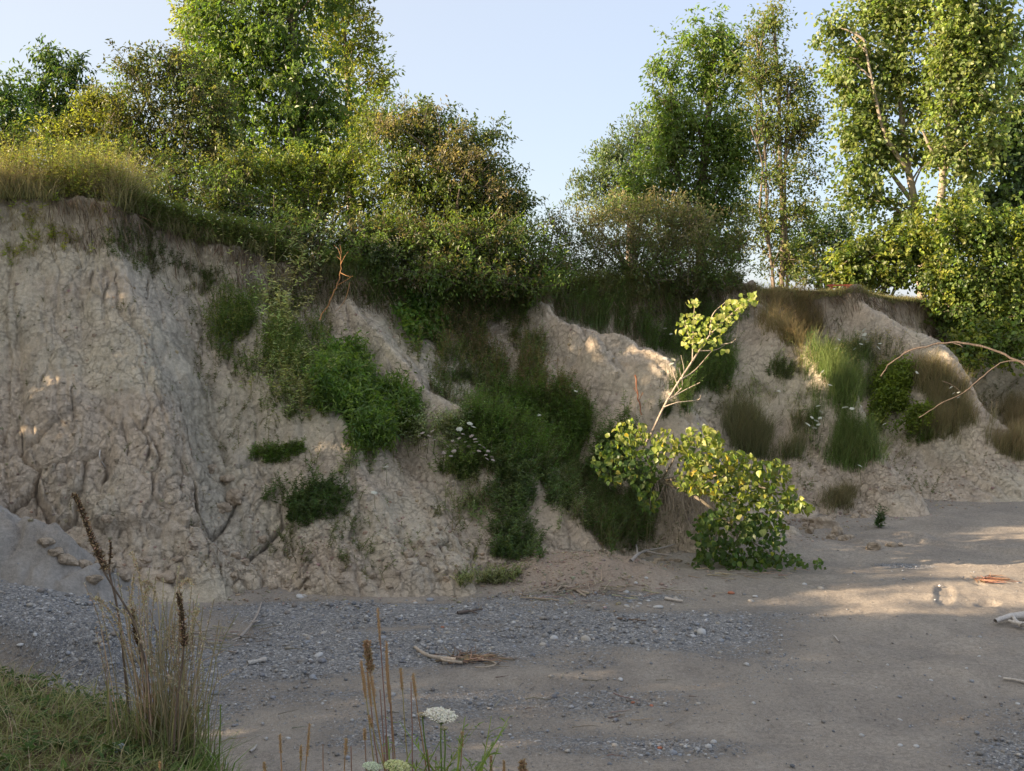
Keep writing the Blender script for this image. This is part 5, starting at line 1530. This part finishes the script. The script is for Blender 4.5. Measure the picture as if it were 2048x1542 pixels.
def crumbs():
    b = stone_mesh('c', 77, .3, 1, .8); V0 = np.concatenate(b.v); F0 = np.concatenate(b.f[3])
    n = 9000
    u = RNG.uniform(1.0, 9.5, n); v = np.where(np.arange(n) < 5000, np.abs(RNG.normal(0, .16, n)), RNG.uniform(.02, .92, n))
    p, nn = bluff_points(u, v)
    k = v < .05
    off = np.abs(RNG.normal(0, .45, n)) * k
    p[:, :2] += nn * off[:, None]
    zb = beach_z(p[:, 0], p[:, 1], False); p[:, 2] = np.maximum(p[:, 2] * (off < .02) + zb * (off >= .02), zb)
    # the clay fan
    m = 1600
    q = np.stack([.9 + RNG.normal(0, .75, m), 15.0 + RNG.normal(0, .42, m)], 1); zq = beach_z(q[:, 0], q[:, 1], False)
    p = np.concatenate([p, np.concatenate([q, zq[:, None]], 1)]); n = len(p)
    s = np.clip(RNG.lognormal(math.log(.022), .55, n), .008, .09)
    FF = (F0[None] + (np.arange(n) * len(V0))[:, None, None]).reshape(-1, 3)
    g = Geo(); g.add((V0[None] * s[:, None, None] + p[:, None]).reshape(-1, 3), FF, np.repeat(vcol(n, (.46, .385, .295), .15), len(V0), 0))
    tag(g.obj('crumbs', M_CLAY, bluff), kind='stuff')


crumbs()

# red picnic bench seen edge-on on the lawn
def red_bench():
    p = P(1690, 570, 27.2); p[2] = drop(p[0], p[1])
    t = empty('low_bench', tuple(p), 'low faded red bench just visible on the lawn at the rim', 'bench')
    def box(nm, cx, cy, cz, sx, sy, sz):
        g = Geo(); v = np.array([[x, y, z] for z in (-1, 1) for y in (-1, 1) for x in (-1, 1)]) * .5 * np.array([sx, sy, sz]) + p + np.array([cx, cy, cz])
        g.add(v, [[0, 2, 3, 1], [4, 5, 7, 6], [0, 1, 5, 4], [2, 6, 7, 3], [0, 4, 6, 2], [1, 3, 7, 5]], (.42, .09, .05)); g.obj(nm, M_PAINT, t)
    box('seat', -.1, 0, .17, .62, .25, .04)
    box('box', .12, 0, .10, .26, .24, .10)
    box('leg', -.35, 0, .07, .04, .2, .16); box('leg', .3, 0, .02, .04, .2, .12)


red_bench()

# ------------------------------------------------------------------ foreground bank
def bz(x, y): return float(bank_z(np.array([x]), np.array([y]))[0])


def bank_spots(n, x0, x1, y0, y1, dmax=.05):
    x = RNG.uniform(x0, x1, n); y = RNG.uniform(y0, y1, n)
    ye = np.interp(x, BANK_EDGE[:, 0], BANK_EDGE[:, 1])
    k = y < ye + dmax + .05 * RNG.normal(size=n)
    x, y = x[k], y[k]
    return np.stack([x, y, bank_z(x, y)], 1)


def turf():
    g = Geo()
    b = bank_spots(9500, -4.2, -.55, 2.6, 6.2)
    ye = np.interp(b[:, 0], BANK_EDGE[:, 0], BANK_EDGE[:, 1])
    k = RNG.uniform(size=len(b)) < np.clip((ye - b[:, 1]) * 3.0 - .15, .06, 1)
    grass(g, b[k], .12, (.14, .19, .05), (.30, .30, .13), w=.006, lean=.7, per=5, spread=.035)
    d = bank_spots(2600, -4.2, -.6, 2.6, 6.0)
    grass(g, d, .17, (.32, .27, .15), (.46, .38, .23), w=.004, lean=1.1, per=3, spread=.04)
    gw = bank_spots(900, -4, -.6, 2.8, 5.2)
    leaves(g, np.repeat(gw, 7, 0) + np.array([0, 0, .02]), np.concatenate([RNG.normal(size=(len(gw) * 7, 2)), RNG.uniform(.1, .7, (len(gw) * 7, 1))], 1), np.array([0, 0, 1]) + RNG.normal(0, .2, (len(gw) * 7, 3)),
           RNG.uniform(.03, .07, len(gw) * 7), RNG.uniform(.012, .025, len(gw) * 7), vcol(len(gw) * 7, (.08, .13, .035), .3))
    tag(g.obj('bank_grass', M_GRASS), 'short green and dry grass on the bank at the lower left', 'grass', kind='stuff')
    g = Geo()
    for (cx, cy) in ((-.82, 3.7), (-.95, 3.85), (-1.1, 4.0), (-.95, 3.6), (-1.3, 4.2)):
        bb = np.stack([cx + RNG.normal(0, .09, 60), cy + RNG.normal(0, .07, 60)], 1); bb = np.concatenate([bb, bank_z(bb[:, 0], bb[:, 1])[:, None]], 1)
        grass(g, bb, .20, (.11, .19, .035), (.18, .24, .07), w=.006, lean=.55, per=4, spread=.03)
    tag(g.obj('fresh_grass', M_GRASS), 'fresh bright green grass at the foot of the dry clump on the bank edge', 'grass', kind='stuff')


turf()


def seed_head(g, pts, r, col, dens=1.0, L=.010):
    """plume of small seeds around a stem stretch"""
    pts = np.asarray(pts); n = int(len(pts) * 7 * dens)
    i = RNG.uniform(0, len(pts) - 1.001, n); k = i.astype(int); f = (i - k)[:, None]
    c = pts[k] * (1 - f) + pts[k + 1] * f + RNG.normal(0, r * .4, (n, 3))
    leaves(g, c, RNG.normal(0, 1, (n, 3)) + np.array([0, 0, .8]), RNG.normal(size=(n, 3)), L * RNG.uniform(.7, 1.4, n), L * .5, vcol(n, col, .35))


def dry_clump():
    base = np.array([-1.33, 4.15, 0]); base[2] = bz(*base[:2])
    t = empty('dry_grass_clump', tuple(base), 'tall clump of dry straw coloured grass on the edge of the near bank', 'grass clump')
    g = Geo(); gs = Geo()
    n = 125
    for i in range(n):
        x = base[0] + random.gauss(0, .075); y = base[1] + random.gauss(0, .06)
        z = bz(x, y) - .02
        h = random.uniform(.25, .74) if random.random() < .6 else random.uniform(.45, .72)
        lean = np.array([(x - base[0]) * .35 + random.gauss(0, .085), random.gauss(0, .07), 0])
        tt = np.linspace(0, 1, 7)[:, None]
        bend = random.choice([0, 0, 0, .05, .10]) * random.choice([-1, 1])
        p = np.array([x, y, z]) + lean * tt * h * 1.5 + np.array([0, 0, 1]) * h * tt + np.array([bend, 0, -abs(bend) * .7]) * np.clip(tt - .65, 0, 1) ** 1.5 * 5
        c = vcol(1, (.40, .33, .20), .35)[0]
        tube(g, p, np.linspace(.0026, .0014, 7), c, 3)
        if h > .45 and random.random() < .55: seed_head(gs, resample(p[-3:], 4), .006, (.50, .43, .31), 1.0)
    tag(g.obj('stems', M_GRASS, t), kind='stuff')
    # arching seed plumes seen against the clay
    for pts in ([(300, 1300), (292, 1240), (283, 1180), (274, 1130), (262, 1105)], [(338, 1300), (340, 1230), (350, 1195), (362, 1170), (377, 1160), (384, 1172)], [(320, 1290), (318, 1230), (312, 1190), (300, 1168), (284, 1164)],
                [(262, 1300), (258, 1230), (263, 1190), (268, 1150)], [(275, 1310), (283, 1240), (289, 1195), (297, 1175)], [(350, 1360), (372, 1290), (388, 1240), (397, 1220)], [(250, 1290), (232, 1240), (205, 1205), (190, 1198)], [(290, 1400), (320, 1385), (345, 1362)]):
        pp = resample([P(x, y, 4.12 + random.uniform(-.05, .05)) for x, y in pts], 5)
        g1 = Geo(); b0 = np.array([base[0] + random.gauss(0, .04), base[1], base[2]])
        pp = np.concatenate([resample([b0, b0 * .5 + pp[0] * .5 + np.array([0, 0, .02])], 3), pp])
        tube(g1, pp, np.linspace(.0026, .0014, len(pp)), (.50, .41, .26), 4)
        seed_head(g1, pp[-13:], .007, (.52, .43, .28), 1.8)
        g1.obj('seed_stem', M_GRASS, t)
    g1 = Geo()
    bb = np.stack([base[0] + RNG.normal(0, .10, 120), base[1] + RNG.normal(0, .07, 120)], 1); bb = np.concatenate([bb, bank_z(bb[:, 0], bb[:, 1])[:, None]], 1)
    grass(g1, bb, .34, (.09, .13, .035), (.30, .27, .13), w=.006, lean=.35, per=3, spread=.02)
    tag(g1.obj('green_blades', M_GRASS, t), kind='stuff')
    tag(gs.obj('seeds', M_GRASS, t), kind='stuff')


dry_clump()


def seed_spike(label, stem, head, rh, d=4.05, name='mullein_stalk', col=(.12, .08, .05), dens=1.0):
    """dead stalk whose top is packed with dark open seed capsules"""
    pts = [P(x, y, d) for x, y in stem]; b = pts[0].copy()
    b[2] = bz(b[0], b[1]); t = empty(name, tuple(b), label, 'stalk')
    pp = resample([b] + pts[1:], 6)
    g = Geo(); tube(g, pp, np.linspace(.0055, .003, len(pp)), (.15, .11, .08), 6); g.obj('stem', M_BARK, t, True)
    hp = resample([P(x, y, d) for x, y in head], 8)
    L = np.linalg.norm(hp[-1] - hp[0]); n = int(L / .0022 * dens)
    i = np.linspace(0, len(hp) - 1.001, n); k = i.astype(int); f = (i - k)[:, None]
    c = hp[k] * (1 - f) + hp[k + 1] * f
    a = np.arange(n) * 2.4
    taper = rh * (1 - .35 * np.linspace(0, 1, n))
    dr = np.stack([np.cos(a), np.sin(a), np.full(n, .75)], 1)
    g = Geo()
    for s in range(3):
        q = unit(dr + RNG.normal(0, .35, (n, 3)))
        leaves(g, c + q * .002, q, RNG.normal(size=(n, 3)), taper * RNG.uniform(.8, 1.25, n) * 1.25, .0075, vcol(n, [(.13, .085, .05), (.22, .15, .09), (.42, .30, .18)][s], .4), 'lance', .3)
    tube(g, hp, rh * .42, (.08, .055, .035), 6)
    g.obj('seed_head', M_GRASS, t)


seed_spike('tall dead mullein stalk leaning left out of the dry clump', [(300, 1480), (297, 1370), (284, 1300), (268, 1245), (245, 1203), (212, 1150), (180, 1080)], [(212, 1140), (198, 1110), (184, 1080), (170, 1040), (158, 1010), (147, 990)], .016)
seed_spike('short dead mullein spike standing upright at the right of the dry clump', [(345, 1480), (352, 1420), (362, 1350), (368, 1290)], [(368, 1292), (367, 1265), (363, 1225), (357, 1188)], .016, 4.0)
seed_spike('dark dead mullein spike hidden in the middle of the dry clump', [(300, 1485), (290, 1390), (278, 1290)], [(277, 1290), (270, 1260), (264, 1220)], .014, 4.2)
seed_spike('thin dead stalk with a few dark capsules behind the leaning mullein', [(262, 1470), (240, 1250), (220, 1150), (219, 1130)], [(219, 1128), (221, 1105), (221, 1084)], .010, 4.25, dens=.35)


def foreground_stalks():
    G = 'dry foreground stalks at the bottom edge'
    L = [((756, 1217), (785, 1600), 62, .0045, 1), ((773, 1283), (792, 1600), 100, .0075, 2), ((733, 1285), (793, 1600), 45, .008, 3), ((722, 1322), (765, 1600), 60, .0075, 2), ((735, 1345), (770, 1600), 55, .006, 1), ((743, 1354), (790, 1600), 30, .006, 1),
         ((801, 1337), (826, 1600), 34, .0055, 1), ((826, 1348), (866, 1600), 36, .006, 1), ((729, 1458), (738, 1600), 14, .005, 1), ((925, 1464), (912, 1600), 20, .005, 1), ((692, 1478), (684, 1600), 18, .005, 1), ((702, 1493), (706, 1600), 0, .003, 0),
         ((982, 1512), (985, 1600), 16, .004, 1), ((1008, 1522), (1010, 1600), 14, .004, 1), ((1045, 1525), (1050, 1600), 12, .009, 3), ((646, 1489), (650, 1600), 0, .003, 0), ((560, 1470), (568, 1600), 24, .004, 1), ((619, 1448), (600, 1600), 40, .004, 1), ((602, 1493), (598, 1600), 16, .004, 1),
         ((822, 1364), (824, 1600), 0, .0028, 0), ((771, 1470), (774, 1600), 0, .0028, 0), ((738, 1432), (800, 1600), 16, .0045, 1), ((872, 1513), (868, 1600), 0, .003, 0), ((780, 1370), (800, 1600), 0, .003, 0), ((760, 1380), (778, 1600), 0, .003, 0), ((855, 1500), (870, 1600), 0, .003, 0), ((528, 1525), (545, 1600), 10, .004, 1), ((320, 1525), (322, 1600), 8, .003, 1)]
    lab = {1: 'dry timothy grass stalk with a narrow orange seed spike in the foreground', 2: 'thick orange brown seed stalk in the foreground bunch', 3: 'ragged brown dried flower stalk in the foreground', 0: 'thin bare dry stem in the foreground without a seed head'}
    for (tp, bp, sp, r, kind) in L:
        d = 3.55 + random.uniform(-.12, .12)
        top = P(*tp, d); b = P(*bp, d); b[2] = min(bz(b[0], b[1]), P(bp[0], 1590, d)[2])
        t = empty('dry_stalk', tuple(b), lab[kind], 'stalk', G)
        pp = curve(b, top, 8, .02)
        col = random.choice([(.42, .26, .13), (.36, .22, .14), (.40, .34, .16), (.34, .20, .15)])
        g = Geo(); tube(g, pp, np.linspace(.0028, .0016, 8), col, 5); g.obj('stem', M_GRASS, t, True)
        if sp:
            f = sp / max(abs(bp[1] - tp[1]), 1)
            hp = resample(curve(top + (b - top) * f, top, 4, .02), 8)
            g = Geo(); rr = r * np.sin(np.linspace(.25, math.pi - .2, len(hp))) ** .5
            tube(g, hp, rr * .7, (.46, .29, .15) if kind != 3 else (.36, .22, .12), 8)
            seed_head(g, hp, r * 1.1, (.52, .37, .21) if kind != 3 else (.40, .28, .17), 2.6 if kind != 3 else 5, .0045 if kind != 3 else .011)
            g.obj('seed_head', M_GRASS, t)


foreground_stalks()


def big_umbel(label, px, py, wpx, d, col, n=70, base=None, name='wild_carrot', tilt=.5):
    r = wpx / 2 * d / FPX
    c0 = P(px, py, d); b = P(base[0], base[1], d); b[2] = bz(b[0], b[1])
    t = empty(name, tuple(b), label, 'flower')
    g = Geo(); pp = curve(b, c0 - np.array([0, 0, r * .55]), 7, .03); tube(g, pp, np.linspace(.004, .0025, 7), (.17, .24, .06), 6)
    for i in range(14):
        a = i * 2.4; q = math.sqrt((i + .5) / 14)
        tube(g, [pp[-1], c0 + np.array([math.cos(a) * q * r * .85, math.sin(a) * q * r * .8, -.05 * r])], [.0012, .0008], (.2, .27, .08), 3)
    g.obj('stem', M_GRASS, t, True)
    g = Geo()
    for i in range(n):
        a = i * 2.4; q = math.sqrt((i + .5) / n)
        c = c0 + np.array([math.cos(a) * q * r, math.sin(a) * q * r * (1 - .0), .28 * r * (1 - q * q) + random.gauss(0, .02 * r) + math.cos(a) * q * r * -.18])
        m = 9
        k = RNG.normal(size=(m, 3)) * np.array([1, 1, .6]); 
        leaves(g, np.repeat(c[None], m, 0) + k * r * .035, unit(k) + np.array([0, 0, .3]), RNG.normal(0, .4, (m, 3)) + np.array([0, 0, 1]), r * .13, r * .12, vcol(m, col, .12, .04), 'round', .1)
        tube(g, [c - np.array([0, 0, r * .12]), c], [.0008, r * .05], tuple(np.array(col) * .75), 5)
    g.obj('flower_head', M_PETAL, t)


big_umbel('open white wild carrot flower nearest the camera, right of the dry stalks', 882, 1432, 66, 3.5, (.86, .82, .70), 80, (890, 1620))
big_umbel('small cream wild carrot flower left of the large open one', 845, 1430, 22, 3.55, (.72, .58, .36), 22, (868, 1620))
big_umbel('half closed cream flower under the large open one', 889, 1456, 18, 3.45, (.66, .54, .34), 18, (892, 1620))
big_umbel('pale greenish white flower head cut by the bottom edge, under the stalks', 745, 1534, 40, 3.4, (.72, .78, .58), 60, (748, 1640))
big_umbel('yellowish white flower head cut by the bottom edge, right of the greenish one', 795, 1534, 54, 3.4, (.74, .74, .40), 70, (797, 1640))
big_umbel('tiny yellow green bud on a thin stem right of the dry clump', 417, 1410, 6, 4.0, (.35, .40, .16), 12, (415, 1500))
big_umbel('second tiny yellow green bud right of the dry clump', 441, 1410, 7, 4.0, (.35, .40, .16), 12, (435, 1500))
gl = Geo()
for bx_, n_ in ((890, 26), (770, 20), (930, 10)):
    b = P(bx_, 1600, 3.5); b[2] = bz(b[0], b[1])
    bb = b + np.concatenate([RNG.normal(0, .05, (n_, 2)), np.zeros((n_, 1))], 1)
    weeds(gl, bb, .30, (.17, .24, .05), leafL=.05, leafW=.006, per=14, stemc=(.2, .25, .08), lean=.3)
tag(gl.obj('feathery_leaves', M_LEAF), 'feathery green wild carrot leaves at the bottom edge under the flowers', 'leaves', kind='stuff')


# scrap of pale plastic in the grass
def scrap():
    p = P(232, 1512, 4.0); p[2] = bz(p[0], p[1]) + .015
    g = Geo(); s = stone_mesh('s', 9, .35, 3, .6)
    v = np.concatenate(s.v) * .065 + p
    g.add(v, np.concatenate(s.f[3]), (.50, .58, .62))
    tag(g.obj('plastic_scrap', M_PETAL, None, off=p), 'crumpled pale plastic scrap in the grass left of the dry clump', 'litter')


scrap()
